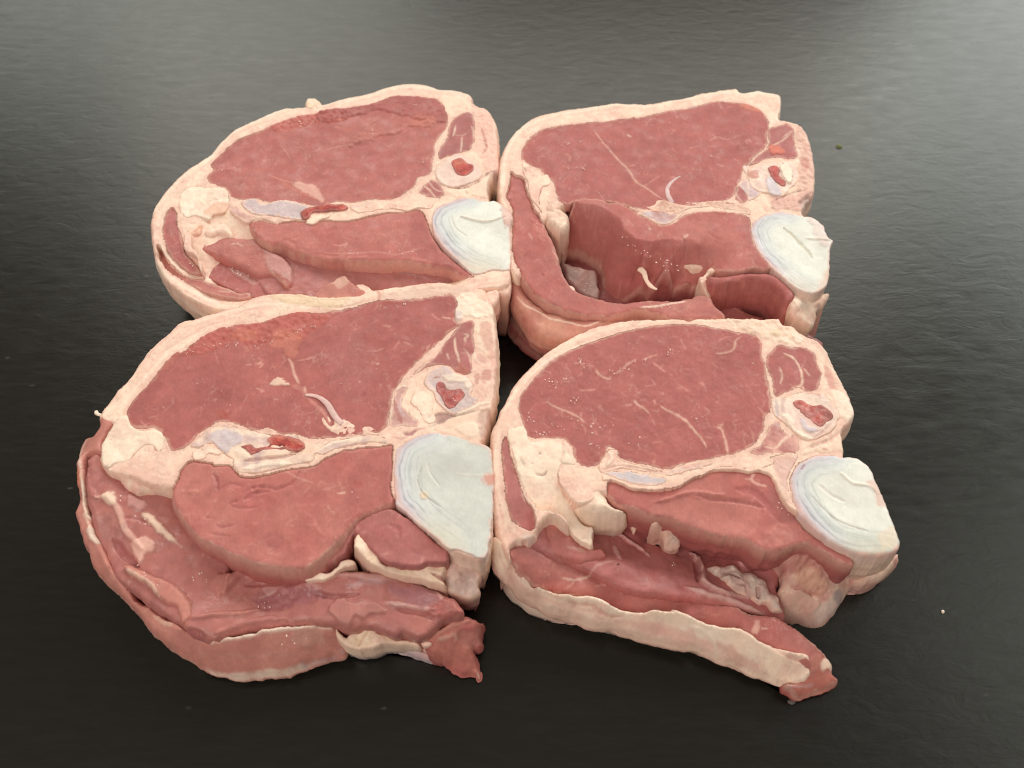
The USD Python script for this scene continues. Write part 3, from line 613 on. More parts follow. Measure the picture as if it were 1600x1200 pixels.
    piece(t, "tenderloin", "meat", C("640,-40 700,-48 850,-45 900,-20 1000,-15 1060,20 1140,70 1200,100 1290,150 1400,145 1480,90 1560,60 1600,50") + D("130,110 220,70 330,50 560,60 690,85 720,140 730,260 790,380 870,490 840,510 760,500 600,520 460,520 420,500 385,540,25 345,600,20 300,660,15 240,705,11") + C("1400,725,9 1200,745,6 1000,765,4 880,720,4 835,560,4 790,500,5 700,445,7 600,390,9 545,340,11 555,200,18 600,60,24.5 620,0,26.6"),
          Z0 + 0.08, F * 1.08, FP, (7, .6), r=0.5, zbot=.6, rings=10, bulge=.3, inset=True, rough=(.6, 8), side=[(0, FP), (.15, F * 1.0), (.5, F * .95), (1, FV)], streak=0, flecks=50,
          ctrl=D("150,330,26.6 300,300,27.2 600,300,27.0 60,460,25.6 290,500,26") + C("1000,60,27.2 1300,300,26.6 800,0,27.2 930,85,27 1010,190,26.9 1100,290,26.6 1180,380,26 1000,230,25.6 860,80,25.8 720,60,25.4 840,250,19.5 950,300,21.5 700,300,15 900,450,12.5 1050,420,19.5 1200,470,21.5 1080,600,10.5 1250,600,13 1400,560,22 1450,650,15"), marks=[
              B(C("1180,380 1300,330 1500,440 1560,520 1400,520 1250,440"), FP * 1.1, .6, .1, 5, rag=.6), S(D("170,250 200,300 210,350 150,380 120,340"), 4, FD, .4, -.4), S(D("200,260 230,230"), 4, W, .5, .2), S(C("1220,180 1230,200"), 5, W2, .6, .2), S(C("1480,270 1520,230"), 4, W, .5), 
              S(D("200,70 330,40 500,70 620,65"), 5, F * .85, .6, .3), S(D("370,220 470,270"), 4, FD, .4, -.1), S(D("690,390 740,400"), 6, FD, .5), B(D("700,80 740,260 860,480 780,480 690,300 660,120"), F * .9, .5, 0, 8), B(D("150,150 400,130 600,200 500,420 300,420 150,300"), FP, .35, 0, 14)])
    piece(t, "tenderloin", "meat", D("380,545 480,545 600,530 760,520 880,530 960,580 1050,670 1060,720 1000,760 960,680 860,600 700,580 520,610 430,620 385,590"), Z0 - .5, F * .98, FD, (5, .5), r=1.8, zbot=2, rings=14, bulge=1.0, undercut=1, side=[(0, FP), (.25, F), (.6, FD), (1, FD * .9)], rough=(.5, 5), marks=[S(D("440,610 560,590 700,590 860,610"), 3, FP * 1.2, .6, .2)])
    piece(t, "fat_tag", "fat", D("310,570 350,540 390,490 410,480 440,515 395,545 370,570 430,610 420,680 390,720 350,660 330,610"), Z0 - .3, W * .9, WP, (2, .7), r=.9, h=.3, zbot=10, rings=6, rough=(.5, 2), ctrl=D("400,700,21 330,600,25"))
    tube(t, "tendon", "fat", C("1150,500 1180,530 1200,590 1240,640 1280,660"), 20.5, [1.3, .9, .7, .9, .4], W * .8 + F * .15, .32)
    # belly wall curving round, and the hollow
    piece(t, "flank_muscle", "meat", A("140,690 190,720 240,740 280,860 330,980") + C("380,100 430,200 500,350 560,540 640,650 760,700 900,740 1000,765 1150,745 1300,740 1480,730 1600,700") + D("0,715 150,705 330,700 400,710 440,770 520,870 300,900 0,890") + C("1400,900 1200,830 1100,830 960,870 800,870 640,850 480,800 360,730 270,640 190,510 150,400 140,200 145,50") + A("100,900 120,780"),
          Z0 - .8, F * 1.05, FP, (7, .6), r=1.6, zbot=1, rings=10, bulge=.8, rough=(.8, 9), inset=True, flecks=40, side=[(0, F), (1, FD)], ctrl=C("300,300,26.5 300,560,26 500,720,25 800,790,24 400,250,27.2 1200,790,24.5") + D("100,800,24.5 380,720,26"), marks=[
              B(A("180,760 240,750 260,900 200,880"), FD * 1.1, .4, 0, 6), S(C("250,130 300,180 360,240"), 6, RED * .7 + F * .3, .5, 0), S(A("130,900 150,915"), 4, DARK * 2, .7), B(C("310,110 400,200 400,290 340,220"), FP * 1.15, .5, .1, 5, rag=.5), S(C("380,540 400,555"), 4, FD * .7, .6, -.2), S(C("280,220 310,270"), 4, WP, .5),
              S(C("460,340 510,430 550,490 600,560"), 4, WP, .6, .3), S(D("440,760 490,810 540,860 640,880"), 8, W, .7, .2), S(C("1150,800 1300,790 1400,770 1520,755"), 4, W2, .8, .3)])
    piece(t, "membrane", "wet", C("530,450 600,465 720,495 800,500 820,600 825,720 760,720 650,660 590,590 560,510"), 11, np.array((.60, .50, .45)), MEM, (4, .6), r=1.2, zbot=2, rough=(1.0, 3), ctrl=C("700,520,13 760,650,8"), marks=[S(C("540,460 620,475 720,500 800,505"), 4, W * .9, .6, .3)])
    piece(t, "fat_tag", "fat", C("545,630 580,620 640,655 640,680 590,665"), 24.6, W2, W, r=.6, h=.25, rough=(.4, 2))
    piece(t, "flank_muscle", "wet", C("560,180 800,250 1200,350 1400,500 1600,600 1600,760 1300,800 900,800 700,720 560,500 480,250"), 5, FV * .8, FD, (6, .6), r=2, zbot=.6, rough=(1.2, 6))
    piece(t, "flank_muscle", "wet", D("300,640 600,760 800,860 1000,900 1060,900 1200,1000 1290,1060 1280,1100 1000,1020 700,960 350,900"), 12, FV, F, (5, .6), r=2.5, zbot=.5, rings=10, rough=(1, 6), ctrl=D("1250,1060,5 1100,950,9"), marks=[S(D("560,800 700,860 860,880"), 3, WP, .5, .2), S(D("1060,960 1150,1000 1230,1060"), 3, WP, .5, .2)])
    piece(t, "fat_lump", "fat", A("240,610 300,645 370,682 385,720 420,710 460,765 440,800 400,810 370,870 375,960 385,1010 350,960 290,880 265,760 235,680"), Z0 + 0.20, W, WP, (4, .7), r=.25, zbot=9, rings=6, inset=True, rough=(.8, 3.5), marks=[S(A("245,660 260,690"), 4, MEM * .8, .8, -.4), S(A("400,800 375,880 375,980"), 6, np.array((.6, .2, .14)), .7, -.6)])
    piece(t, "fat_lump", "fat", A("430,800 465,795 490,830 500,900 540,960 590,1000 602,1060 580,1120 530,1160 470,1130 400,1060 385,1020 390,930 400,860"), Z0 + 0.04, W * .93, np.array((.70, .43, .33)), (4, .8), r=3.0, zbot=6, rings=8, rough=(1.2, 4), marks=[S(A("410,870 450,900 480,960 540,990"), 5, WP * .8, .6, -.5), S(A("385,1050 430,1010 500,1020"), 4, W2, .7, .3)])
    piece(t, "fat_lump", "fat", C("430,150 520,170 560,230 550,300 555,360 520,340 480,250"), 17, WG, MEM, (3, .7), r=2, zbot=4, rough=(.8, 3))
    arc = D("980,50 860,62 770,110 720,180 735,270 790,380 870,480 970,570 1070,655 1180,690")
    piece(t, "cartilage_disc", "gristle", D("860,62 980,50 1100,85 1205,102 1280,165 1325,258 1358,282 1340,335 1335,450 1325,560 1300,640 1210,690 1110,675 1060,650 970,575 865,485 785,385 730,270 718,175 765,105"), Z0 + 0.20, CAR, None, r=.5, h=.28, inset=True, zbot=.5, rings=10, undercut=2.2, bulge=.4, side=[(0, W2), (.3, W), (1, WP)], streak=.4,
          rough=(.3, 9), tune=growth_rings(arc, Z0, seed=11, n=5, gap=.95, low=(.76, .73, .62)), ctrl=D("1100,300,26.4 980,150,27.4 1280,290,28.2 1050,520,27.2"), marks=[S(D("970,180 1060,260 1130,330 1200,420"), 5, np.array((.76, .72, .58)), .7, -.5), B(D("1180,100 1280,170 1340,290 1310,330 1230,260"), np.array((.76, .55, .52)), .5, .2, 8), S(D("1150,260 1250,270 1340,280"), 4, W2, .4, .4), B(D("1270,560 1340,450 1330,600 1240,700"), np.array((.78, .54, .42)), .6, 0, 10)])
    piece(t, "vertebra_edge", "fat", D("1040,700 1100,680 1200,690 1300,640 1338,640 1338,690 1300,765 1240,815 1236,875 1195,935 1100,900 1040,860 1000,760 1010,740"), Z0 - 2.5, W * .95, WP, (3, .7), r=1.8, zbot=.5, rings=12, undercut=3, rough=(1.0, 4), side=[(0, W), (.4, WP), (1, MEM)], streak=.5, marks=[B(D("1050,700 1180,690 1200,760 1120,800 1050,760"), W2, .7, .4, 4), S(D("960,780 1000,850 1060,900"), 6, F, .6), S(D("1210,800 1260,780 1240,830"), 4, MEM * .6, .6, -.5)], ctrl=D("1200,900,18 1100,760,25.5 1240,830,21"))
    piece(t, "fat_layer", "fat", A("50,900 45,700 60,580 130,430 220,330 360,250 600,200 850,165 960,148 1100,155 1230,157 1400,120 1560,85") + Bq("60,125 200,108 330,70 480,50 600,40 640,66 720,60 780,52 850,70 945,90 955,190 940,275 1000,290 1090,320 1160,400 1200,540 1220,760 1205,860 1150,950 1120,1020") + D("1180,105 1290,300 1290,600 1200,680 900,500 560,400 300,400 0,300") + C("1300,180 1000,0 640,-70 560,0 470,60 400,130 300,300 200,560 150,520 125,440 110,300 95,100"),
          Z0 - .03, W, WP, (6, .55), r=1.1, zbot=.4, rings=16, bulge=1.2, undercut=3.0, carve=True, rough=(.5, 6), side=SIDEFAT, streak=.5, edge=(.3, 2.0), marks=[
              S(A("75,800 85,620 150,450 250,340 400,275 650,225 950,170 1240,180 1400,140") + Bq("0,150 200,125 480,72 800,75 920,110"), 10, W2, .8, .1, .3, False), S(A("300,300 450,270 620,240 820,215 1000,190"), 2.5, WP, .5, -.15), S(A("640,215 760,205 900,190"), 2, WP, .5, -.1),
              B(Bq("1090,330 1180,420 1215,600 1215,760 1180,860 1080,840 1090,700 1100,560 1060,430"), np.array((.74, .46, .38)), .75, .1, 8, rag=.5), B(Bq("1110,600 1160,580 1180,650 1140,690"), np.array((.6, .24, .2)), .6, 0, 4), S(Bq("1090,440 1140,480 1150,540"), 6, np.array((.62, .28, .23)), .5), S(Bq("840,240 880,290 860,350"), 9, W2, .8, .2), B(Bq("860,230 960,235 930,290 880,280"), W, .7, .1, 4),
              B(Bq("870,910 1000,890 1150,860 1200,880 1120,1020 1000,990 900,985"), np.array((.72, .42, .36)), .7, .3, 5, rag=.5), S(Bq("860,940 960,890 1060,850 1150,830"), 3, MEM * .6, .7, -.4), S(Bq("1080,940 1170,880 1190,850"), 5, MEM * .7, .5, -.4), B(Bq("1090,960 1150,900 1190,890 1120,1010"), WG * .7, .6, -.6, 5)])
    # the outer skin of the belly wall
    piece(t, "belly_skin", "meat", C("120,400 145,470 175,490 230,620 300,720 380,790 480,830 640,870 800,880 960,880 1100,840 1240,850 1200,960 900,1000 700,1060 500,1060 330,990 230,880 170,760 130,640"), 20.5, np.array((.62, .30, .22)), F, (5, .8), r=2.5, zbot=.4, rings=16, bulge=1.5, undercut=6.5, rough=(.5, 6), side=[(0, np.array((.56, .25, .19))), (.25, F * 1.05), (.7, F * .95), (1, FD)], streak=.3, ctrl=C("250,700,22.5 500,880,22.5 900,900,22.5 190,560,23.5"), marks=[
        S(C("175,480 230,610 300,720 370,790 480,830 640,880 850,885"), 6, W2, .9, .5, .4, False), S(C("190,720 260,790 370,840 450,890 600,920 740,945 900,900"), 4, W, .8, .3, .5), S(C("340,820 420,850 560,860 720,910"), 4, FP, .6, -.2)])

# ================================================================== chop at the lower left
def chop_three():
    Z0 = 28.0
    A = lambda s: q(110, 540, 5, s)
    Bq = lambda s: q(250, 430, 5, s)
    C = lambda s: q(500, 430, 5, s)
    D = lambda s: q(380, 620, 4, s)
    E = lambda s: q(100, 700, 5, s)
    G = lambda s: q(240, 840, 5, s)
    H = lambda s: q(480, 840, 5, s)
    t = thing("loin_chop", "largest raw chop, red streak under its fat edge, ragged torn belly flap", "chop", (-52, -35), None)
    piece(t, "loin_muscle", "meat", A("440,560 450,490 530,380 600,310 680,200 760,110 850,40") + Bq("160,600 300,500 450,420 640,385 800,365 950,310 1100,285 1300,290") + C("50,285 200,265 330,225 500,190 640,190 800,175 950,155 1030,150 1070,190 1080,250 1060,300 1080,370 1150,360 1040,430 960,500 880,580 800,650 700,740 620,850 580,900 560,1000 540,1130") + D("900,180 850,230 760,235 640,255 500,260 420,270 330,240 240,240 150,200 80,215 0,195") + A("1350,640 1250,610 1150,600 1080,640 1000,690 950,760 880,810 800,830 760,790 730,730 690,670 640,650 540,655 480,640"),
          Z0, F * .98, F * .88, (9, .6), inset=True, flecks=90, fdir=1.2, rough=(.35, 10), marks=[
              B(Bq("60,650 160,590 330,470 600,390 800,360 950,300 1100,275 1300,285 1320,330 1280,390 1150,470 1090,500 900,500 820,550 720,555 600,520 500,560 400,590 300,610 170,620"), RED * .5 + F * .55, .8, .1, 7, rag=.4),
              B(Bq("900,420 1040,430 1100,510 1060,590 1040,650 990,640 960,570 880,570 870,500"), ORG * .95, .55, .1, 6), B(Bq("560,450 700,420 780,470 700,520 600,500"), ORG, .5, .2, 4), B(Bq("0,680 60,630 160,590 140,640 40,740"), ORG, .6, 0, 5), S(Bq("600,390 800,365 950,310"), 4, ORG, .5, .1),
              S(Bq("1000,650 1030,690 1045,760 1080,840"), 5, W, .85, .2), S(Bq("1050,780 1090,850"), 5, W * .9, .6, .1), S(Bq("1060,670 1150,655 1220,640"), 3, WP, .6, .1), B(Bq("865,850 920,815 1020,850 1000,865 920,862"), W, .75, .25, 2), S(Bq("1030,860 1120,900 1140,960"), 8, WP * .85, .4), S(Bq("1130,870 1135,920"), 4, W, .7, .15),
              S(Bq("1150,960 1210,1010 1280,1080 1330,1180"), 6, np.array((.72, .36, .30)), .75, .3), S(Bq("670,700 720,700"), 4, WP, .6), S(Bq("750,695 800,690 780,725"), 5, WP * 1.1, .7, .1), S(Bq("770,890 810,910"), 5, WP, .6), S(Bq("430,970 440,975"), 6, WP, .6), S(Bq("890,970 930,970"), 5, WP, .5),
              B(Bq("440,1070 520,1070 540,1110 470,1110"), RED * .9, .5, 0, 4), S(Bq("510,1080 520,1110"), 3, BLOOD, .7), B(C("320,910 370,905 360,950 330,960"), np.array((.36, .06, .09)), .7, -.1, 4), S(C("300,1020 310,1030"), 4, np.array((.36, .08, .1)), .5),
              S(C("490,390 560,400"), 5, WP, .5), S(C("240,500 220,510"), 6, WP, .5), S(C("360,590 440,590 500,570"), 3, WP, .5), S(C("650,520 700,540 720,560"), 3, WP, .6), S(C("870,300 930,350"), 3, WP, .6), S(C("400,680 470,690"), 3, WP, .5), S(C("440,700 460,690"), 2, W2, .8, .2), S(C("960,330 1020,340"), 4, W2, .7, .2),
              S(C("480,195 300,250 100,330 0,430"), 5, FD * 1.05, .55, -.15), S(C("430,235 560,215 640,230"), 6, RED * .75, .5, .1), S(C("700,750 800,660 840,590"), 5, W, .6, .1), S(C("860,540 830,580"), 3, W, .6), S(C("920,540 1050,420"), 3, FD * 1.1, .5, -.1),
              B(A("440,560 600,310 850,40 900,120 700,330 560,560"), F * .82, .5, 0, 10), S(A("550,590 600,640"), 3, WP, .6), B(C("100,560 300,500 420,800 300,1000 100,900"), F * .88 + LIL * .06, .5, 0, 20)])
    piece(t, "small_muscle", "meat", C("1050,430 1100,380 1190,350 1215,380 1200,430 1200,500 1215,560 1190,640 1190,740 1150,780 1060,750 1000,710 920,700 830,720 720,790 690,830 670,860 690,800 820,690 900,630 980,520"), Z0 + 0.04, FV, FD, (4, .6), inset=True, flecks=25, marks=[
        S(C("1055,480 1055,560 1080,640 1090,690"), 4, W, .8, .2), S(C("1120,460 1160,470 1130,500 1140,525"), 4, W, .7, .15), S(C("1120,570 1160,620 1180,690"), 3, W, .6, .1), S(C("990,610 1010,660"), 3, W, .6), S(C("940,580 950,620"), 3, WP, .6), B(C("1050,740 1080,690 1130,710 1170,760 1120,780"), ORG * .8, .6, .3, 3, rag=.45), S(C("690,860 760,760 880,640"), 5, W, .8, .2)])
    piece(t, "bone", "bone", C("815,820 850,760 930,720 990,705 1060,770 1160,800 1200,880 1180,930 1240,960 1220,1010 1120,1060 1050,1085 980,1050 920,1000 880,920 840,890"), Z0 + 0.24, np.array((.60, .50, .49)), BON, (2.5, .8), r=.2, h=.3, inset=True, rough=(.5, 2.5), marks=[
        S(C("820,810 860,860 900,930 940,1010 1000,1050"), 7, BON * 1.1, .8, .35), S(C("860,760 960,720 1050,770"), 6, LIL, .6, .2), B(C("940,790 1040,770 1150,800 1180,870 1100,850 1000,840"), W2 * .97, .7, .3, 4), S(C("890,800 940,795"), 3, RED * .7, .7), S(C("1100,1000 1200,975 1240,970"), 5, LIL, .6, .3)])
    piece(t, "marrow", "marrow", C("900,860 930,830 970,850 1000,890 1100,890 1135,930 1090,980 1040,1030 1000,1040 970,1000 940,940"), Z0 + 0.50, BLOOD * 1.5 + RED * .1, np.array((.55, .24, .22)), (1.2, .8), h=.25, r=0.17, inset=True, rough=(.25, 1.3))
    piece(t, "fat_lump", "fat", C("710,960 740,915 810,900 860,930 890,990 880,1060 900,1130 860,1160 800,1130 760,1040 720,1010"), Z0 + 0.20, W2, W, (3, .5), r=.25, h=.3, inset=True, rough=(.4, 3))
    piece(t, "connective_tissue", "wet", C("590,890 650,850 690,870 650,950 640,1010 700,1080 780,1140 760,1190 640,1180 590,1190 540,1170 550,1050 575,960"), Z0 + 0.08, np.array((.62, .36, .32)), MEM, (3, .8), r=0.25, inset=True, h=.3, rough=(.4, 2.5), marks=[S(C("590,895 640,860 680,870"), 6, W2, .8, .2), S(C("640,960 620,1040 660,1100"), 6, LIL, .6, .1), S(C("570,960 600,1060 640,1160"), 7, FV, .9, 0), S(C("560,960 550,1060 540,1150"), 4, W2 * .95, .8, .2), B(C("720,860 770,830 780,880 730,890"), RED, .6, .1, 3)])
    tube(t, "tendon", "fat", Bq("1140,935 1200,940 1260,965 1310,1010 1340,1060 1380,1120 1420,1160"), Z0 + .1, [.45, .6, .8, 1.0, 1.0, .9], np.array((.73, .50, .46)), .32)
    piece(t, "connective_tissue", "fat", Bq("1260,1070 1310,1060 1340,1130") + D("640,140 720,190 800,185 850,235 760,240 660,250 560,230 500,170 490,130 520,110"), Z0 + 0.04, np.array((.72, .42, .35)), W, (2.5, .8), r=0.25, inset=True, h=.3, rough=(.4, 2), marks=[S(D("760,180 780,220 840,230"), 3, W, .8, .2), S(D("700,180 720,220"), 3, W, .6, .2)])
    piece(t, "rib_bone", "bone", A("930,790 1000,700 1080,640 1180,600 1290,630 1400,650 1560,690") + D("60,210 180,235 330,240 370,290 380,330 300,350 420,345 560,270 700,250 800,235 900,260 900,295 800,285 740,300 580,330 500,360 450,360 440,400 300,430 130,470 0,480") + A("1340,1000 1270,960 1260,890 1180,830 1100,760 1000,800"),
          Z0 + 0.20, np.array((.66, .48, .45)), W, (3, .9), h=.3, r=.7, inset=True, rough=(.6, 2.5), marks=[
              B(A("1080,700 1200,650 1330,720 1280,790 1230,840 1130,770"), np.array((.65, .56, .58)), .8, .2, 4), S(A("950,770 1040,690 1150,620 1260,640 1380,660"), 5, np.array((.70, .42, .40)), .7, .3), S(A("1240,650 1400,690 1560,710"), 8, W2, .8, .2), S(D("430,345 560,290 700,265 780,260"), 6, W2, .9, .3), S(D("0,450 100,430 200,420 300,420"), 8, W2, .9, .4), S(D("0,400 120,385 260,370 360,350"), 6, MEM * .8, .7, -.5), S(A("1260,800 1330,830 1400,870"), 9, W2, .7, .2), S(D("440,370 480,400 460,440"), 5, WP, .7, .2), S(D("600,320 740,290 880,290"), 3, FD * 1.1, .5, -.3)])
    piece(t, "marrow", "marrow", A("1330,780 1400,770 1450,800 1560,760") + D("150,260 200,240 300,250 370,280 385,320 330,335 220,325 130,330 60,350 10,330") + A("1420,850 1380,820"), Z0 + 0.50, BLOOD * 1.15, RED, (1.2, .9), h=.25, r=0.17, inset=True, rough=(.25, 1.3), marks=[S(D("190,250 290,265 375,300"), 6, ORG, .8, .3), S(D("130,300 200,310 260,305"), 5, BLOOD * .6, .7, -.3)])
    piece(t, "fat_seam", "fat", A("950,830 1010,815 1060,760 1110,790 1180,830 1160,850 1080,840 1030,890 960,880"), Z0 + 0.32, W2, WP, (2, .6), r=0.25, inset=True, h=.25, rough=(.4, 2), edge=(.4, 1.2))
    piece(t, "tenderloin", "meat", E("840,330 880,250 920,150 1000,90 1100,100 1200,120 1300,130") + D("0,490 130,480 300,440 440,420 500,380 600,340 740,310 890,300 935,290 938,420 930,560 940,660 860,700 720,760 640,850 560,940 470,1020 400,1070 330,1075 200,1070 60,1040 0,1015") + E("1300,840 1180,770 1060,710 970,630 900,530 850,460 835,420"),
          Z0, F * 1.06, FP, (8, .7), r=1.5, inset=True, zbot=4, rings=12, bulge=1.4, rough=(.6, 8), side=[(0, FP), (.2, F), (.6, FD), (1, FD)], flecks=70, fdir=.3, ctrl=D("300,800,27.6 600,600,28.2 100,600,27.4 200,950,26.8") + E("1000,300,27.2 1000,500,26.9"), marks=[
              S(D("0,600 50,570 140,560 200,575 300,540 350,470"), 4, FD, .7, -.5, .8), S(D("0,640 60,620 110,570"), 4, FD, .6, -.4), S(D("190,430 330,500 440,540"), 3, WP, .4), B(D("700,540 750,530 760,580 720,580"), np.array((.45, .1, .08)), .7, -.1, 3), S(D("590,605 640,600"), 3, W, .6), S(D("440,760 470,830 520,870"), 4, FP * 1.2, .5, .2),
              S(E("1170,200 1195,260 1200,330"), 5, FD, .7, -.5), S(E("1200,330 1300,280 1400,300"), 4, FD, .5, -.3), B(E("920,340 1000,320 1060,340 1040,370 950,360"), np.array((.70, .28, .17)), .7, .3, 3), S(E("1300,450 1400,470 1500,460"), 4, FD, .5, -.35), S(E("1100,540 1180,550"), 3, FD, .5, -.3), S(E("1180,600 1240,620 1320,600"), 4, FD, .5, -.3), S(E("1120,660 1220,680 1300,690"), 3, FD, .4, -.25), S(E("1400,400 1480,350 1600,340"), 4, FD, .5, -.35), S(E("1280,440 1360,410"), 4, FD, .5, -.3),
              B(D("150,850 260,880 300,960 200,980 130,920"), FD, .35, -.2, 8), B(D("720,400 920,330 930,640 760,700 640,640"), F * .93, .6, 0, 10), B(E("850,340 930,160 1080,110 1150,250 1000,420 900,480"), FP * 1.02, .7, .1, 12)])
    piece(t, "psoas_muscle", "meat", D("640,870 720,770 850,710 935,700 1010,745 1090,800 1170,870 1240,930 1280,950 1275,1020 1250,1035 1150,1040 1080,1060 960,1050 880,1030 820,980 740,900 690,860 640,960 590,1010 520,1040 500,1020 560,950"), Z0 - .9, FV * 1.05, F * .9, (5, .6), r=.8, zbot=4, rings=8, rough=(.5, 5), flecks=20, ctrl=D("1000,850,27.2 1150,960,26.2 600,960,24 700,830,26.4 850,720,27.7 1000,740,27.8"), marks=[
        S(D("640,870 720,780 850,715 930,700"), 4, WP, .6, .3), S(D("920,800 970,830 975,880"), 8, FD, .5, -.4), S(D("570,960 640,870 700,800"), 12, MEM * .8, .7, -.6)])
    piece(t, "fat_seam", "fat", D("690,900 710,850 760,832 800,838 740,860 750,890 830,960 870,1040 960,1060 1080,1070 1120,1045 1250,1030 1265,1080 1240,1120 1260,1170 1180,1160 1080,1130 960,1110 860,1080 760,1010 700,950"), Z0 - 2.4, W, WY, (4, .7), r=0.60, h=.3, zbot=5, rings=8, bulge=.6, rough=(.6, 3), side=[(0, W), (.3, WP), (1, FV)], ctrl=D("1240,1100,23 1080,1110,23 960,1090,24.3 780,960,26.6"), marks=[S(D("1180,1100 1260,1150 1290,1180"), 7, FD, .8, -.5)])
    piece(t, "fat_seam", "fat", D("345,1090 420,1080 520,1100 570,1070 610,1025 680,1015 700,1040 620,1070 560,1120 480,1145 390,1145 360,1120"), 22.5, W * .97, W2, (3, .6), r=0.55, h=.3, zbot=8, rings=5, rough=(.5, 3))
    arc = D("1150,225 1050,265 990,310 955,400 945,520 970,640 1040,720 1120,810 1200,880 1280,945")
    piece(t, "cartilage_disc", "gristle", D("960,320 1020,280 1100,240 1200,222 1300,238 1400,265 1480,290 1540,315 1555,400 1562,500 1562,600 1552,800 1535,930 1505,1004 1420,985 1340,960 1280,945 1200,880 1100,800 1020,730 960,680 945,600 940,480 945,400"), Z0 + 0.20, CAR * .95, None, r=.45, h=.26, inset=True, zbot=.5, rings=12, bulge=.3, undercut=1.5, side=[(0, W2), (.3, W), (1, WP)], streak=.4,
          rough=(.3, 10), tune=growth_rings(arc, Z0, np.array((.66, .68, .63)), seed=21, n=8, start=1.2, gap=.95, low=(.72, .71, .57)), ctrl=D("1300,500,27.8 1250,350,28.9 1450,400,29 1350,750,28.4"), marks=[
              B(D("1520,480 1570,490 1570,560 1520,550"), np.array((.76, .28, .20)), .7, .1, 7), B(D("1110,605 1140,595 1160,620 1135,645"), np.array((.78, .62, .44)), .8, .2, 2), S(D("1400,285 1490,305 1540,330"), 5, WP, .6), S(D("1320,480 1420,490 1560,490"), 3, W2, .3, .2), S(D("1115,440 1090,520 1120,600 1180,650 1230,690"), 2.5, WG * .8, .5, -.4), S(D("1150,400 1170,480 1230,560"), 3, CAR * .953, .5, -.2)])
    piece(t, "vertebra_edge", "fat", D("1275,950 1340,965 1420,990 1500,1005 1495,1080 1490,1130 1470,1170 1480,1220 1400,1260 1300,1230 1260,1180 1250,1100 1280,1030"), Z0 - 3, WG * 1.1, MEM, (4, .7), r=1.5, h=.35, zbot=.5, rings=10, undercut=2, rough=(.7, 3), side=[(0, WG), (.4, MEM), (1, MEM)], ctrl=D("1400,1230,16 1280,1200,18 1340,1100,22"), marks=[S(D("1440,1100 1490,1110 1470,1160"), 6, WP, .8, .3), S(D("1320,1010 1400,1000 1420,1040"), 4, W, .6, .3)])
    piece(t, "fat_tag", "fat", C("1290,130 1320,112 1390,108 1402,150 1385,200 1340,240 1290,200"), Z0 - 1, WP * 1.08, W, (2, .7), r=1.2, h=.3, zbot=16, rough=(.5, 2))
    # fat over the loin
    piece(t, "fat_lump", "fat", A("240,860 240,800 300,660 380,560 440,540 460,600 500,645 560,665 650,660 720,690 725,760 690,830 620,770 560,790 500,860 440,910 350,920 290,950 255,930"), Z0 + 0.20, W2, W, (5, .5), r=.25, zbot=10, inset=True, rough=(.7, 5), marks=[B(A("480,900 560,800 650,780 690,860 620,940 500,950"), np.array((.74, .40, .28)), .7, .1, 8)])
    piece(t, "fat_lump", "fat", A("370,1020 420,960 520,930 640,940 700,1000 720,1060 660,1110 560,1130 500,1140 440,1110 390,1070"), Z0 - 1.5, WP * 1.02, W, (3, .8), r=3.2, zbot=8, rings=6, rough=(1.0, 4), marks=[S(A("460,940 480,950"), 5, RED * .7, .7)])
    piece(t, "fat_lump", "wet", A("640,860 700,850 760,880 800,960 840,1010 800,1080 720,1060 660,980"), Z0 - 2.5, np.array((.62, .30, .25)), WP, (3, .7), r=2.5, zbot=8, rings=6, rough=(.8, 3))
    piece(t, "connective_tissue", "wet", A("720,740 780,790 860,830 940,800 960,890 880,930 820,960 760,930 700,880 690,810"), Z0 - .9, MEM, FV, (3, .8), r=0.40, zbot=10, rough=(.6, 3), marks=[S(A("750,750 770,850 800,860"), 3, LIL, .7, .2), S(A("820,880 900,820"), 3, W, .5, .1)])
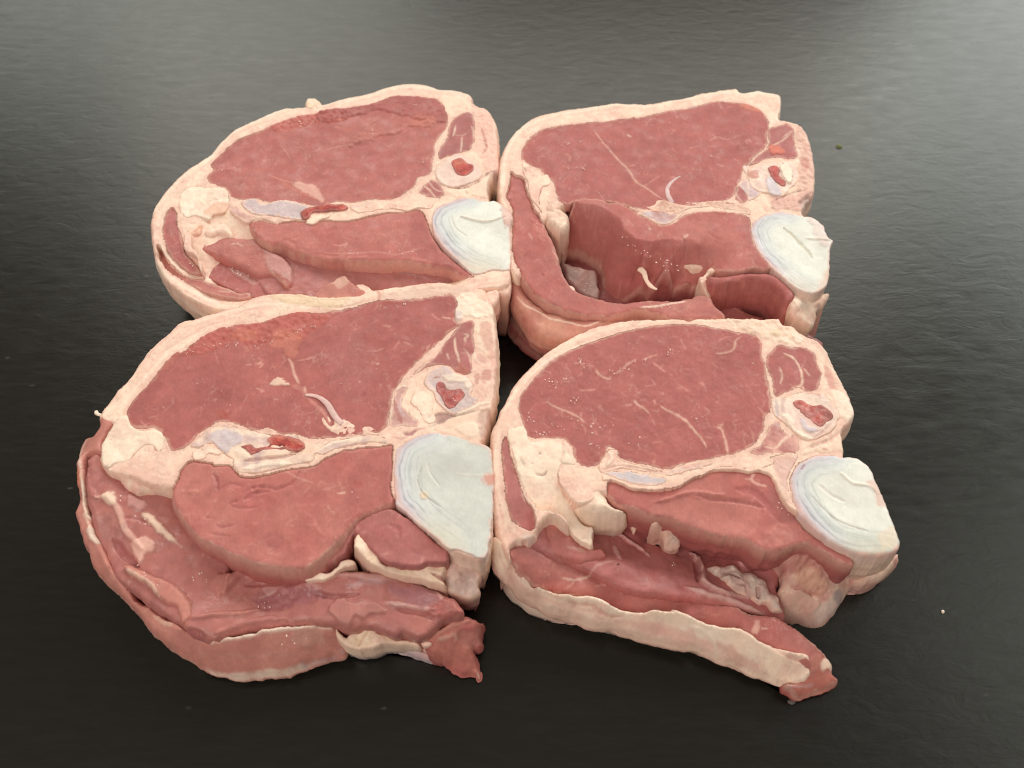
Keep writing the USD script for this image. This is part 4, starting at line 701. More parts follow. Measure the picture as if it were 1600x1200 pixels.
    # belly wall round the left and below
    piece(t, "flank_muscle", "wet", E("160,200 190,60 290,20 420,60 600,150 800,250 1000,500 1200,700 1380,800 1500,850") + H("0,260 200,260 500,250 700,300 900,370 1040,420 1150,470 1220,590 1060,640 980,720 860,780 740,740 700,760 480,700 300,720 220,690 0,680") + G("1000,690 800,710 600,740 440,800 300,760 200,690 100,620 0,560 -80,500") + E("490,1090 400,1010 330,900 270,780 220,640 185,500 155,330"),
          20, FP * .95, FV, (6, .8), r=2.5, zbot=.6, rough=(1.5, 7), flecks=60, ctrl=E("180,100,27 260,300,25.8 350,500,24.5 600,700,22.5 700,900,20.5 900,900,21 1100,1000,19 800,300,23 1200,700,21") + G("600,420,18.5 900,450,17.5 600,650,19.5 1200,600,19 1200,330,21.5 600,250,18") + H("300,400,19.5 800,450,20 400,580,19.5 900,600,18.5 600,620,18.5 500,300,22"), marks=[
              S(E("210,80 180,200 200,330 260,400"), 9, FP * 1.05, .5, .5), S(E("250,390 320,380 390,430 440,520 480,640 560,730 620,800"), 8, WP, .75, .6), B(E("310,370 390,350 395,440 350,420"), W, .8, .4, 3), B(E("540,730 600,700 690,740 700,800 630,830 590,890 540,830"), WP * 1.08, .8, .6, 4), B(E("590,500 660,500 760,590 840,680 920,770 820,720 700,620"), W * .9, .8, .7, 4), B(E("500,330 560,400 640,420 600,500 540,470 500,400"), np.array((.68, .36, .33)), .8, .5, 4), S(E("500,340 550,380"), 4, RED * .6, .6),
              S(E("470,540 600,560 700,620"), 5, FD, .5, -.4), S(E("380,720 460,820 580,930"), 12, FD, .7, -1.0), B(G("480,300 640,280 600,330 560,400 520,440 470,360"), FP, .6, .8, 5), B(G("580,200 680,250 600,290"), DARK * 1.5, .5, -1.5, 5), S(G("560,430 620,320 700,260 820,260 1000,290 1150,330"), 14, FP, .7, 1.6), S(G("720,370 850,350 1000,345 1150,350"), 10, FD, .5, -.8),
              B(G("770,470 900,400 1150,370 1300,400 1350,470 1100,540 850,560"), np.array((.44, .17, .18)), .8, -.3, 8, rag=.6), S(G("1220,420 1400,460 1600,440"), 8, FD * .8, .6, -.8), S(G("300,630 500,600 700,590 820,560"), 7, FP, .8, .9), S(G("480,750 650,690 850,640 1050,640"), 7, FP, .6, .6), S(G("270,720 400,780"), 10, FD, .6, -.8), S(G("820,470 960,410"), 3, W, .5, .1),
              B(H("180,580 220,500 300,470 370,510 560,510 620,580 400,620 300,680"), np.array((.50, .22, .19)), .8, .8, 5), S(H("600,510 750,530 900,560 1000,570"), 6, MEM * 1.1, .8, .6), S(H("0,280 200,270 500,310 700,330"), 12, MEM, .6, .8), B(H("640,390 780,380 930,380 1040,490 940,540 760,500"), np.array((.42, .18, .19)), .8, .2, 6), S(H("950,380 1030,440 1060,500"), 4, MEM * 1.2, .7, .4), S(H("300,400 420,350 600,360"), 5, LIL * .9, .4, .3), B(H("940,600 1050,490 1150,480 1240,600 1080,640"), F, .7, .8, 4, rag=.45), S(H("700,560 900,600 1000,640"), 8, FD, .5, -.6)])
    piece(t, "flank_flap", "meat", E("455,920 520,910 600,950 700,990 800,1020 900,1090 980,1200") + G("280,480 300,560 290,620 220,660 180,580 150,520 100,510 0,440") + E("720,1190 660,1080 560,1020 480,970"), 22, FP * 1.05, np.array((.62, .28, .21)), (4, .6), r=1.4, zbot=4, rings=8, bulge=.6, rough=(.6, 4), ctrl=G("230,500,20.5 150,400,22"), marks=[S(E("470,940 560,990 660,1050 720,1120 760,1190"), 6, W * .95, .6, .3, .8)])
    piece(t, "belly_wall", "meat", A("240,560 225,640 185,700 120,715 85,790 60,880 45,980 45,1080 60,1200") + E("75,500 95,560 130,690 180,790 200,870 300,1010 390,1080") + G("0,735 130,840 250,910 390,1000 470,1050 640,1080 800,1075 1000,1040 1200,990 1400,930 1480,890 1480,800 1430,720 1400,690 1250,680 1050,690 850,715 700,760 580,775 460,800 380,790 270,730 200,670 100,620 0,550") + E("560,1180 480,1060 380,940 310,800 250,700 220,600 180,460 165,330 165,200 190,60") + A("250,830 250,740 330,620 400,500"),
          17, np.array((.66, .29, .235)), FP, (7, .6), r=1.6, zbot=.4, rings=12, bulge=1.0, undercut=2.5, rough=(.7, 7), flecks=50, side=[(0, FP), (.35, np.array((.62, .32, .26))), (.7, W), (1, MEM)], streak=.35,
          ctrl=A("240,560,27.2 200,750,26.3 60,900,25 100,1100,24") + E("120,560,22.5 200,800,20 330,900,21.5 300,1010,15") + G("100,780,15 200,720,19 390,1000,6.5 470,1050,5.5 800,1075,5.5 1200,990,6 1400,930,7 460,800,19 700,760,19 1050,690,19 1400,690,18 600,950,12 900,950,12 1200,850,13"), marks=[
              B(A("40,960 75,960 80,1100 55,1120"), np.array((.72, .24, .14)), .8, .1, 4), S(A("160,710 100,800 75,920 90,1060 110,1200"), 6, W2, .7, .3), S(E("140,250 165,350 170,460 200,520 250,600"), 7, W2, .8, .5), B(E("180,620 230,620 290,740 240,740"), W2, .8, .4, 3), S(E("150,510 180,560 190,600"), 5, W, .7, .2), B(E("100,160 125,180 120,330 100,300"), ORG, .7, 0, 4),
              B(E("310,600 400,760 560,920 480,920 380,820 300,700"), F * .85, .6, -.6, 5), B(E("460,1040 560,1060 660,1150 700,1200 600,1180"), F * .9, .6, -.6, 5), B(G("0,500 120,580 180,650 140,660 0,590"), F * .85, .7, -.8, 3),
              S(G("470,800 600,775 740,755 850,725 1000,705 1200,690 1400,690"), 11, W2 * .97, .95, .7, .3, False), S(G("400,1030 520,1085 640,1100 800,1090 1000,1050 1180,1010 1300,975"), 9, W2 * .95, .9, .1, .4), S(G("0,610 60,650 150,690"), 6, W, .5, .2), B(G("1040,760 1320,740 1330,800 1100,830"), np.array((.62, .33, .27)), .7, .2, 4), B(G("1330,760 1430,700 1480,800 1440,860 1360,830"), np.array((.5, .2, .17)), .6, -.2, 4),
              S(G("500,900 800,930 1100,900 1300,880"), 3, np.array((.6, .32, .27)), .5, .1), B(G("1150,1000 1300,930 1480,880 1400,960 1250,1020"), LIL * .8, .6, 0, 6)])
    piece(t, "fat_seam", "fat", H("225,690 250,740 300,780 360,740 430,730 470,690 510,700 560,740 640,760 760,800 830,800 880,840 760,830 600,830 500,860 420,880 350,870 270,820 230,760"), 14, W, WY, (3, .7), r=0.65, h=.3, zbot=1, rings=8, bulge=.4, undercut=1, rough=(.8, 3), side=[(0, W), (.4, W), (1, LIL * .8)], ctrl=H("400,800,13 700,800,12.5 500,700,16.5 260,720,17"), marks=[S(H("400,850 440,770 500,710"), 3, MEM, .5, -.4)])
    piece(t, "membrane", "wet", H("480,860 600,830 760,830 880,840 960,880 1060,950 1020,960 900,930 740,880 640,870 520,872"), 5, LIL * .85, MEM, (3, .7), r=1.2, zbot=.4, rings=6, rough=(.5, 3))
    piece(t, "flank_tip", "meat", H("720,720 760,685 810,710 830,760 950,750 1040,700 1120,650 1220,615 1300,630 1345,655 1378,650 1360,690 1358,760 1345,845 1300,850 1290,870 1320,950 1340,1040 1358,1042 1340,1104 1325,1062 1220,1062 1140,1010 1080,970 1000,930 930,870 890,830 800,790"), 9, F * 1.06, np.array((.60, .25, .18)), (4, .6), r=1.8, zbot=.4, rings=8, bulge=.4, rough=(1.3, 4), edge=(.6, 2), ctrl=H("1150,720,14.5 1250,650,13.5 1340,680,12 760,720,15 900,780,14 1200,900,8 1300,1030,3 1150,980,5 1340,830,8"), marks=[
        B(H("1160,740 1260,740 1350,700 1350,840 1260,850 1180,800"), np.array((.50, .21, .18)), .6, -.6, 4), S(H("1020,800 1100,780 1160,760 1150,820"), 5, WP * .85, .6, .5), S(H("900,780 1040,730 1150,680 1280,650"), 7, np.array((.64, .30, .24)), .7, .7), S(H("1330,1060 1345,1100"), 4, W, .6), B(H("740,700 790,690 800,740 750,740"), W, .6, .3, 3)])
    piece(t, "fat_tag", "fat", H("848,700 880,675 925,662 970,715 960,742 900,735 860,725"), 16.2, W2 * 1.08, W2, (2, .4), r=.7, h=.25, zbot=9, rough=(.4, 2))
    piece(t, "fat_tag", "fat", H("885,810 940,800 975,825 950,842 900,838"), 12.8, WP * 1.15, W, (2, .4), r=.7, h=.25, zbot=6)
    tube(t, "fat_tag", "fat", A("250,545 225,540 205,530 198,520 212,515"), 25.5, [.5, .45, .5, .6, .4], W2, .8)
    piece(t, "fat_layer", "fat", A("235,570 215,560 250,500 330,385 400,305 480,215 540,125 640,0") + Bq("0,500 60,450 130,375 180,345 270,325 400,288 560,250 700,185 850,145 1050,138 1200,158 1320,168 1450,160 1580,150") + C("350,128 480,102 650,80 760,60 950,48 1080,68 1180,85 1290,100 1310,150 1350,230 1362,300 1380,430 1385,640 1370,850 1352,1000 1330,1060 1300,1200") + D("1490,290 1550,330 1555,600 1540,900 1490,1010 1280,950 1040,680 900,620 700,640 400,800 0,800") + E("1200,600 1050,500 920,400 860,320 700,300 500,220 330,180 300,140 270,60") + A("240,860 260,740 330,620 280,600"),
          Z0 - .03, W, WP, (6, .6), r=1.2, zbot=.4, rings=16, bulge=1.3, undercut=3.5, carve=True, rough=(.6, 6), side=SIDEFAT, streak=.55, edge=(.4, 2.2), ctrl=A("280,470,27.4"), marks=[
              S(A("240,540 330,410 420,310 520,170 620,60") + Bq("50,490 150,400"), 5, WP * .95, .6, -.1, .6, False), S(A("350,560 440,420 560,270 700,120 800,20") + Bq("150,570 260,480 400,420"), 6, W2, .6, .1), S(Bq("60,580 180,500 300,430 420,380 520,360"), 3, WP * .9, .6, -.15), S(Bq("200,400 500,300 800,230 1050,240 1300,260"), 8, W2, .6, .2), S(Bq("600,300 700,270 800,250"), 3, WP, .6, -.1), B(Bq("850,170 1040,150 1300,170 1480,170 1400,250 1150,240 950,210"), WY, .6, .2, 6), S(Bq("1300,250 1450,245 1600,200"), 4, np.array((.6, .42, .32)), .6, -.2), S(Bq("1300,290 1400,310 1560,260"), 6, WP, .7),
              S(C("445,120 465,150 460,200"), 6, np.array((.62, .25, .19)), .75), B(C("500,160 700,110 900,70 1060,90 1180,110 1050,145 900,150 700,185 560,180"), np.array((.72, .50, .42)), .6, .1, 5), S(C("700,120 850,90 1000,75"), 3, W, .6), B(C("1060,180 1180,150 1250,200 1330,230 1350,330 1220,330 1130,330 1070,370 1060,310"), W2, .8, .3, 4, rag=.5), B(C("1060,300 1100,290 1100,350 1070,365"), LIL, .6, .2, 3), B(C("1220,350 1340,340 1370,480 1370,640 1300,640 1240,560 1215,460"), W * .98, .6, .2, 5),
              B(C("1250,370 1330,380 1350,520 1360,650 1320,640 1290,560 1260,460"), np.array((.68, .36, .29)), .65, 0, 5), B(C("1200,650 1250,610 1290,680 1240,700"), np.array((.66, .34, .3)), .6, 0, 4), B(C("1200,780 1240,760 1250,830 1220,860"), np.array((.58, .27, .23)), .7, -.1, 3), B(C("1270,760 1320,740 1320,800 1260,830"), np.array((.58, .27, .23)), .7, -.1, 3), S(C("1200,600 1240,680 1290,700 1330,680"), 3, W2, .6, .2),
              S(C("1050,1085 1120,1070 1250,1010 1340,1000"), 5, W2, .7, .4), B(C("900,1090 980,1070 1060,1090 960,1140 920,1150"), MEM * .7, .8, -.5, 3), S(C("860,1190 960,1130 1100,1090 1250,1050"), 2.5, WG * .6, .7, -.3), B(D("1340,190 1440,170 1480,230 1430,265 1350,230"), W2, .7, .4, 4), B(D("1150,220 1300,140 1480,90 1520,80 1480,260 1350,250 1240,220"), W, .6, .1, 6), S(D("1000,230 1040,235 1080,210"), 5, np.array((.34, .12, .16)), .8, -.4), S(D("930,250 1000,260 1060,215 1150,190"), 4, np.array((.66, .33, .32)), .7), B(D("1480,80 1545,80 1545,160 1490,270"), np.array((.6, .38, .32)), .7, -.6, 5)])

# ================================================================== chop at the lower right
def chop_four():
    Z0 = 28.0
    A = lambda s: q(760, 480, 5, s)
    Bq = lambda s: q(1060, 480, 5, s)
    C = lambda s: q(750, 660, 5, s)
    D = lambda s: q(920, 690, 5, s)
    E = lambda s: q(1120, 690, 5, s)
    G = lambda s: q(750, 840, 5, s)
    H = lambda s: q(1020, 860, 5, s)
    t = thing("loin_chop", "raw chop with a long thick fat edged tail stretched out towards the lower right corner", "chop", (58, -40), None)
    piece(t, "loin_muscle", "meat", A("245,760 260,690 330,600 440,480 560,380 700,310 850,255 1050,190 1250,150 1500,130") + Bq("100,130 250,150 450,190 600,220 660,290 650,370 680,450 700,560 720,650 725,740 720,820 690,850 670,950 620,1050 500,1130 400,1160 300,1180") + D("800,170 700,190 620,225 500,200 350,170 230,120 220,80 150,55 130,110 80,180 0,205") + C("780,340 740,280 700,180 650,140 540,130 420,130") + A("340,1030 290,950 260,860"),
          Z0, F * .98, F * .89, (8, .5), inset=True, flecks=130, rough=(.35, 8), fine=.2, marks=[
              S(Bq("-140,770 -100,800 0,850 60,890 120,960 190,1040 220,1100"), 5, W * .95, .85, .25), S(A("1150,725 1180,760 1230,790 1270,830"), 4, W * .9, .7, .15), S(A("1310,720 1320,760"), 4, WP, .7), S(A("1290,880 1320,920"), 3, WP, .6), S(A("470,740 540,780 640,820 720,860 780,910"), 3.5, W * .95, .75, .15), S(A("740,820 740,870"), 3, WP, .6), S(A("590,800 590,860"), 2.5, WP, .5), S(A("850,970 870,1000"), 3, WP, .5), S(A("540,560 550,640"), 2.5, WP, .5),
              S(A("850,490 900,540 960,560 970,530"), 4, W * .9, .65, .1, .9), S(A("990,520 1050,500 1110,440 1170,410"), 4, W * .9, .6, .2, .9), S(A("1220,410 1280,390 1340,370"), 3, WP * 1.1, .6, .2), S(A("1300,430 1350,470 1400,510"), 3.5, WP * 1.1, .6, .1), S(A("680,440 730,440 760,460"), 3, WP * 1.1, .6, .2), S(A("1290,560 1320,610"), 2.5, WP, .5), S(A("720,650 800,650 860,640"), 4, WP, .6, .1), S(A("880,760 910,810"), 5, WP, .5), S(A("1080,770 1140,760"), 4, WP, .5),
              S(Bq("290,360 340,360 420,340 440,310 450,260 490,230"), 4, W * .95, .75, .15, .8), S(Bq("500,320 560,290"), 3, FD, .5), S(Bq("310,270 350,240 420,230"), 2.5, WP, .5), S(Bq("20,240 40,300 60,330"), 3, WP, .6), S(Bq("300,940 330,950 360,1020 380,1100 385,1150"), 4, W, .85, .2), S(Bq("310,945 350,910"), 3, W, .7), S(Bq("260,430 300,470"), 2.5, WP, .5), S(Bq("200,780 240,810 220,840"), 3, WP, .6), S(Bq("620,780 690,850"), 3, WP, .6), S(Bq("430,920 510,910"), 2.5, WP, .4), S(Bq("180,580 220,660"), 5, WP, .3), S(Bq("0,600 80,660"), 4, WP, .35), 
              S(Bq("690,540 720,620 700,670 730,760"), 4, W, .7, .15), B(Bq("620,200 700,240 700,340 650,380 640,290"), np.array((.62, .27, .2)), .7, .1, 4), S(Bq("710,270 710,330"), 5, W, .7, .2)])
    piece(t, "small_muscle", "meat", Bq("680,400 720,340 800,290 880,310 960,305 1050,350 1090,440 1125,530 1110,600 1080,650 1000,660 930,640 850,670 760,700 735,640 720,560 690,480"), Z0 + 0.04, F * .95, FV, (5, .6), inset=True, flecks=20, marks=[S(Bq("820,360 900,400 945,470 965,540 960,610 890,630"), 4, W, .85, .2), S(Bq("790,470 810,530 795,600"), 3, W, .7, .1), S(Bq("980,480 1030,540"), 3, W, .6, .1), S(Bq("970,620 985,650"), 5, W, .6)])
    piece(t, "small_muscle", "meat", Bq("680,990 720,920 780,890 830,980 900,1000 945,1060 940,1120 860,1150 720,1140 620,1160 560,1130 640,1070"), Z0 + 0.04, FV * 1.05, WP, (3, .8), inset=True, h=.3, marks=[S(Bq("780,1080 830,1030 880,1000"), 5, W, .8, .15), S(Bq("670,1090 760,1100 800,1060"), 3, W, .7), S(Bq("700,870 680,930 650,1040 560,1110 420,1165"), 6, W2, .85, .2), S(Bq("640,780 720,880 830,960"), 6, LIL, .5)])
    piece(t, "bone", "bone", Bq("735,720 790,700 860,690 960,655 1060,670 1160,690 1210,760 1260,830 1240,910 1200,960 1120,1010 1040,1040 950,1010 880,950 820,900 760,850 735,800"), Z0 + 0.24, BON, W2, (3, .7), r=.2, h=.3, inset=True, rough=(.6, 2.5), marks=[
        S(Bq("760,720 770,800 780,860"), 6, LIL * .9, .8, -.2), S(Bq("830,700 810,770 830,850"), 7, np.array((.6, .4, .38)), .7, -.1), S(Bq("860,700 930,660 1000,660"), 6, LIL, .6, .3), S(Bq("1000,670 1080,670 1110,700"), 6, np.array((.7, .32, .26)), .8, .2), B(Bq("820,840 870,870 930,960 1000,1010 1040,1030 960,1030 880,970"), W2, .9, .4, 3), S(Bq("960,870 1000,950 1090,960"), 8, np.array((.66, .6, .66)), .8, .4), S(Bq("1200,900 1120,980 1060,1020"), 4, MEM, .6, -.2)])
    piece(t, "marrow", "marrow", Bq("900,740 960,722 1010,745 1060,770 1120,765 1180,800 1205,855 1160,900 1110,930 1060,910 1000,850 960,820 945,870 930,850 940,800"), Z0 + 0.50, np.array((.50, .12, .10)), np.array((.62, .30, .27)), (1.3, .8), h=.25, r=0.17, inset=True, rough=(.25, 1.3), marks=[S(Bq("920,745 1000,760 1060,775 1150,790"), 5, RED, .7, .2), S(Bq("945,790 945,870 955,890"), 3.5, DARK * 1.3, .8, -.8)])
    piece(t, "fat_seam", "fat", D("70,190 110,120 150,60 220,65 230,125 330,165 480,195 600,225 700,185 800,155 860,135 950,150 980,170 900,200 1050,195 1200,200 1350,195 1440,160 1400,120 1500,100 1600,80") + E("640,110 600,200 560,290 580,420 640,560 560,500 480,380 420,270 340,230 250,240 150,225 0,220") + D("860,215 760,240 640,270 540,255 400,230 280,215 200,230 130,250 90,240"),
          Z0 + 0.16, W * .97, WP, (3, .85), h=.3, r=.6, inset=True, rough=(.5, 2.5), marks=[S(D("1030,215 1200,210 1380,205"), 3, MEM, .4), S(D("150,80 180,130 140,190"), 5, W2, .7, .4), S(D("120,220 220,190 350,200 480,225 600,240"), 3, MEM, .6, -.3), S(D("600,240 740,215 900,190"), 5, LIL, .4), B(E("430,150 560,120 640,130 580,250 560,380 480,300"), np.array((.70, .44, .40)), .6, 0, 6)])
    piece(t, "rib_bone", "bone", D("105,245 150,235 280,228 400,245 520,270 620,290 580,330 480,345 360,330 250,300 160,270"), Z0 + 0.08, np.array((.66, .60, .63)), np.array((.64, .50, .52)), (4, .4), r=0.25, inset=True, h=.3, rough=(.2, 4))
    piece(t, "fat_seam", "fat", D("100,260 180,275 260,300 330,335 420,350 520,345 610,350 560,370 430,370 330,360 260,325 180,300 110,300"), Z0 + 0.14, W, WP, (3, .6), r=0.20, inset=True, h=.25, rough=(.3, 2))
    piece(t, "tenderloin", "meat", D("130,360 160,310 250,315 340,360 460,370 600,365 720,340 800,290 900,250 1050,210 1250,225 1400,230 1460,290 1520,390 1600,520") + E("640,600 700,680 800,750 960,850 1060,900 1080,960 1000,960 860,880 740,810 640,805 560,835 480,862 400,855 370,860 330,840 250,780 180,760") + D("1160,760 1040,740 930,715 780,665 700,630 600,590 530,590 380,540 300,510 190,470 140,410"),
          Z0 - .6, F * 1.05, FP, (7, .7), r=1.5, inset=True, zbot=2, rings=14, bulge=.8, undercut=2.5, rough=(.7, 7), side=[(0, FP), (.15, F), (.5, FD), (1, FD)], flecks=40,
          ctrl=D("900,560,25.2 1100,600,25.0 700,540,25.8 1000,420,26.6 700,380,27.2 1300,520,26.2 1400,760,26 300,420,27") + E("400,500,26.4 500,640,25.2 700,720,25.8 900,880,25.8"), marks=[
              B(D("480,560 560,470 800,430 1000,440 1200,450 1330,520 1300,700 1180,745 1000,730 780,655 620,590"), FP * 1.05, .7, -.2, 7), S(D("520,470 640,440 780,400 900,400 1000,415 1065,412"), 5, FP * 1.15, .7, .5), S(D("860,420 950,450 1100,460 1250,480 1380,520"), 5, FD, .5, -.4), S(D("700,330 760,320 850,270"), 4, W, .6, .2), S(D("1290,250 1270,300 1340,340 1390,350"), 5, WP * 1.1, .8, .2), S(D("1220,290 1280,295"), 3, WP, .6), B(E("400,300 480,380 560,500 620,620 540,640 460,520 400,420"), FV, .7, 0, 8), B(E("520,640 600,760 500,840 400,850 300,780 360,740"), FP * 1.05, .5, .2, 6, rag=.4), S(E("480,460 540,520 560,570"), 4, LIL * .7, .3, .1), S(D("1150,370 1300,400 1420,520 1530,640"), 12, FD, .35, -.4)])
    # belly wall inside: the hollow and the tail
    piece(t, "flank_muscle", "wet", C("450,700 600,720 760,760 850,720 1000,700 1200,760 1400,850 1600,880") + D("800,680 1000,720 1200,760 1400,800 1580,830") + H("800,20 1000,100 980,300 1020,420 1040,540 960,560 880,520 760,480 600,440 460,400 300,380 150,360 0,340") + G("1200,420 1000,340 800,330 600,280 420,220 320,150 300,60"),
          10, FV * .98, FD * 1.1, (6, .8), r=2, zbot=.4, rough=(1.2, 6), flecks=30, ctrl=C("600,900,19 800,1000,17.5 1000,1000,14 450,720,24 500,850,22") + D("600,800,6 1000,850,5 400,800,10 250,950,16 600,980,13 1100,1000,10 1300,1150,8") + H("100,200,15 400,350,14 700,450,11 900,500,9"), marks=[
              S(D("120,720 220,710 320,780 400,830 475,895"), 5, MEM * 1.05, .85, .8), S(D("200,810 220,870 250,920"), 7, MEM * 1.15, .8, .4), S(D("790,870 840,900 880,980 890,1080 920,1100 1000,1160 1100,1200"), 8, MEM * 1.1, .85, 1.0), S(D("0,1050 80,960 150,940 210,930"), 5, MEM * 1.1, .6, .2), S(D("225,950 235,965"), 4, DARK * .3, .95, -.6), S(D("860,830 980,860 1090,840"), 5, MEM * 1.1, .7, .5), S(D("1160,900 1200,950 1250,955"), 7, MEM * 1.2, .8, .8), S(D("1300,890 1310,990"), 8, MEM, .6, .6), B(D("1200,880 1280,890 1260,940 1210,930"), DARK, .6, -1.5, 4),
              S(H("260,290 400,330 560,380 720,440 880,520"), 9, np.array((.62, .38, .34)), .85, .8), S(H("320,40 370,130 390,230 470,300 640,350 780,380"), 8, np.array((.56, .33, .30)), .85, .9), S(H("340,60 350,150 350,240"), 10, FD * .8, .6, -1.0), B(C("450,720 600,760 750,920 860,960 950,1040 800,1060 600,1000 480,860"), F, .6, .5, 6), S(C("670,960 780,1000 820,1010"), 6, WP * .95, .5, .3)])
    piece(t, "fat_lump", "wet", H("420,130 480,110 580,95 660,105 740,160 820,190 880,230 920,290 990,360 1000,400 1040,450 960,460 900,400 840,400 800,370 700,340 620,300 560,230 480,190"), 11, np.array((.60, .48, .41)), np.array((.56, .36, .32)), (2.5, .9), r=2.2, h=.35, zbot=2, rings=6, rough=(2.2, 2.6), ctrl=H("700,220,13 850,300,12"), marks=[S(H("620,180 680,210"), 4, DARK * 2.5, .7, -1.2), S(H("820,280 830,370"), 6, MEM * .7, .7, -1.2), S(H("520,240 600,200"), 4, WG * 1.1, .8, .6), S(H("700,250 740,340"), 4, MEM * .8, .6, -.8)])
    piece(t, "vertebra_edge", "fat", E("430,860 520,850 640,805 760,820 900,900 1060,960 1200,950 1330,880 1440,850 1440,920 1390,985 1200,1085 1110,1085 1060,1140 1010,1200") + H("1590,240 1500,370 1440,470 1385,530 1300,592 1250,596 1150,572 1040,545 1010,440 990,330 1040,200 1000,60"), 14, np.array((.62, .32, .27)), W * .9, (4, .95), r=3.5, zbot=.4, rings=8, undercut=.5, rough=(1.3, 4), side=[(0, WP), (1, MEM)], streak=.6,
          ctrl=E("640,900,20 900,980,19 1200,1000,17 1400,930,18.5 1380,980,14 1100,1085,7 1000,1200,6 700,1000,16 800,1150,11") + H("1200,350,9 1300,592,2 1150,572,2 1040,545,3 1385,530,3.5 1500,370,5.5 1100,200,15"), marks=[
              B(H("1150,50 1280,80 1330,200 1350,290 1290,380 1150,300 1100,210"), np.array((.72, .40, .29)), .8, .8, 5, rag=1.0), B(H("1000,340 1120,310 1250,380 1310,420 1250,480 1100,430 1020,400"), np.array((.70, .44, .36)), .8, 1.0, 4, rag=.45), S(H("1080,270 1200,330 1300,340"), 5, FD * 1.1, .6, -.8), S(H("1200,130 1300,110"), 4, FD * 1.2, .5, -.5), S(H("1290,280 1300,295"), 4, DARK * 2, .7), B(H("1290,440 1450,330 1500,370 1440,470 1380,530 1300,570 1250,500"), WG * 1.1, .75, .3, 6), B(H("1400,320 1480,320 1470,400 1410,390"), np.array((.42, .33, .34)), .7, 0, 4), B(E("440,870 620,830 760,870 720,960 600,1040 480,980"), FD, .6, -.5, 7), S(E("680,880 780,960 840,1080"), 12, FV, .6, .5), B(H("1050,480 1250,500 1300,592 1150,572"), np.array((.6, .42, .36)), .7, 0, 5), B(E("900,900 1100,960 1380,980 1200,1085 1060,1060 900,1000"), W * .9, .6, 0, 8)])
    arc = E("870,95 720,120 620,190 560,290 580,400 650,530 740,650 860,760 980,830 1130,870 1300,890")
    piece(t, "cartilage_disc", "gristle", E("870,92 960,108 1100,118 1170,165 1210,220 1250,300 1300,400 1335,500 1395,660 1440,780 1420,840 1340,880 1200,890 1080,870 960,825 860,765 740,660 640,560 580,420 560,300 600,210 660,150 760,105"), Z0 + 0.20, CAR, None, r=1.3, h=.26, inset=True, zbot=6, rings=12, bulge=.8, undercut=.5, side=[(0, W2), (.3, W), (1, WP)], streak=.4,
          rough=(.3, 10), tune=growth_rings(arc, Z0, seed=34, n=7, start=1.4, gap=.9, low=(.65, .66, .54)), ctrl=E("1000,500,27.6 950,250,28.8 1200,350,28.9 1100,700,28.4"), marks=[
              S(E("660,220 680,190 690,180"), 3, np.array((.45, .25, .33)), .8, -.3), S(E("960,240 1060,320 1200,350 1260,410"), 4, W2, .5, .4), B(E("1180,320 1290,330 1330,500 1250,500 1240,420"), np.array((.78, .48, .40)), .6, 0, 8), S(E("1110,120 1190,180 1240,290"), 5, WP, .6), B(E("1000,850 1200,870 1340,870 1430,800 1440,840 1340,900 1150,905"), WP * 1.1, .6, 0, 5), S(E("750,430 830,520 920,600 1050,660 1180,700"), 2.5, WG * .95, .45, -.4), S(E("800,340 900,420 1000,470"), 6, np.array((.76, .68, .62)), .5, -.2), B(E("1250,720 1400,680 1430,790 1300,840"), np.array((.80, .64, .46)), .5, 0, 8)])
    piece(t, "fat_lump", "fat", C("215,60 330,30 400,150 480,130 560,120 640,140 700,190 740,280 755,330 640,330 615,400 640,520 720,640 760,740 820,800 880,820 875,900 870,965 830,950 750,900 700,840 640,790 560,740 440,700 400,640 350,560 330,480 290,380 270,300 230,180"), Z0 + 0.12, W * 1.02, W2, (5, .7), r=.25, zbot=6, rings=8, bulge=.5, inset=True, rough=(.9, 4), ctrl=C("800,850,22 870,950,20.5 700,780,23.5 560,700,25 500,300,28.6 760,720,23"), marks=[
        S(C("400,320 420,318"), 3, MEM * .6, .8, -.4), S(C("460,240 480,250"), 4, MEM * .7, .7, -.3), S(C("430,400 500,410 520,380"), 3, MEM * .6, .7, -.4), S(C("310,270 350,350"), 4, WG, .6, -.3), S(C("410,150 540,125 640,145 700,220 745,320"), 8, WP * 1.05, .6, .2), S(C("640,150 650,250 620,320"), 3, WP * .9, .6, -.4), S(C("630,310 640,305"), 4, MEM * .5, .7, -.3), S(C("570,740 620,800 700,850"), 5, F, .5), S(C("650,770 660,780"), 4, F, .6)])
    piece(t, "fat_lump", "fat", C("612,390 640,350 700,338 800,345 860,380 930,430 980,500 1000,580 1060,640 1150,670 1100,690 1000,690 900,700 800,680 730,640 680,560 630,480"), Z0 - .3, W * .97, W2, (5, .5), r=3.5, zbot=8, rings=10, bulge=1.0, rough=(.5, 5), side=[(0, W), (.4, W * .9), (1, WG)], marks=[S(C("625,400 640,440 680,470"), 3, WP, .6, -.2)])
    piece(t, "fat_tag", "fat", C("1130,690 1160,620 1200,625 1245,690 1220,720 1225,820 1200,860 1180,800 1170,720"), 25, WP * 1.0, W * .9, (2, .7), r=.8, h=.3, zbot=14, rough=(.6, 2), ctrl=C("1200,850,16"))
    piece(t, "fat_tag", "fat", D("495,635 530,605 580,615 600,640 660,635 715,685 725,760 690,800 640,770 610,710 590,670 540,660"), 21, WP * .85, WG, (2, .7), r=1.8, h=.3, zbot=8, rings=6, rough=(1.2, 2.2), ctrl=D("680,850,12 600,820,13 560,760,15 700,760,16 540,630,24.3 650,680,21"), marks=[S(D("600,650 660,700 690,760"), 5, W, .7, .2)])
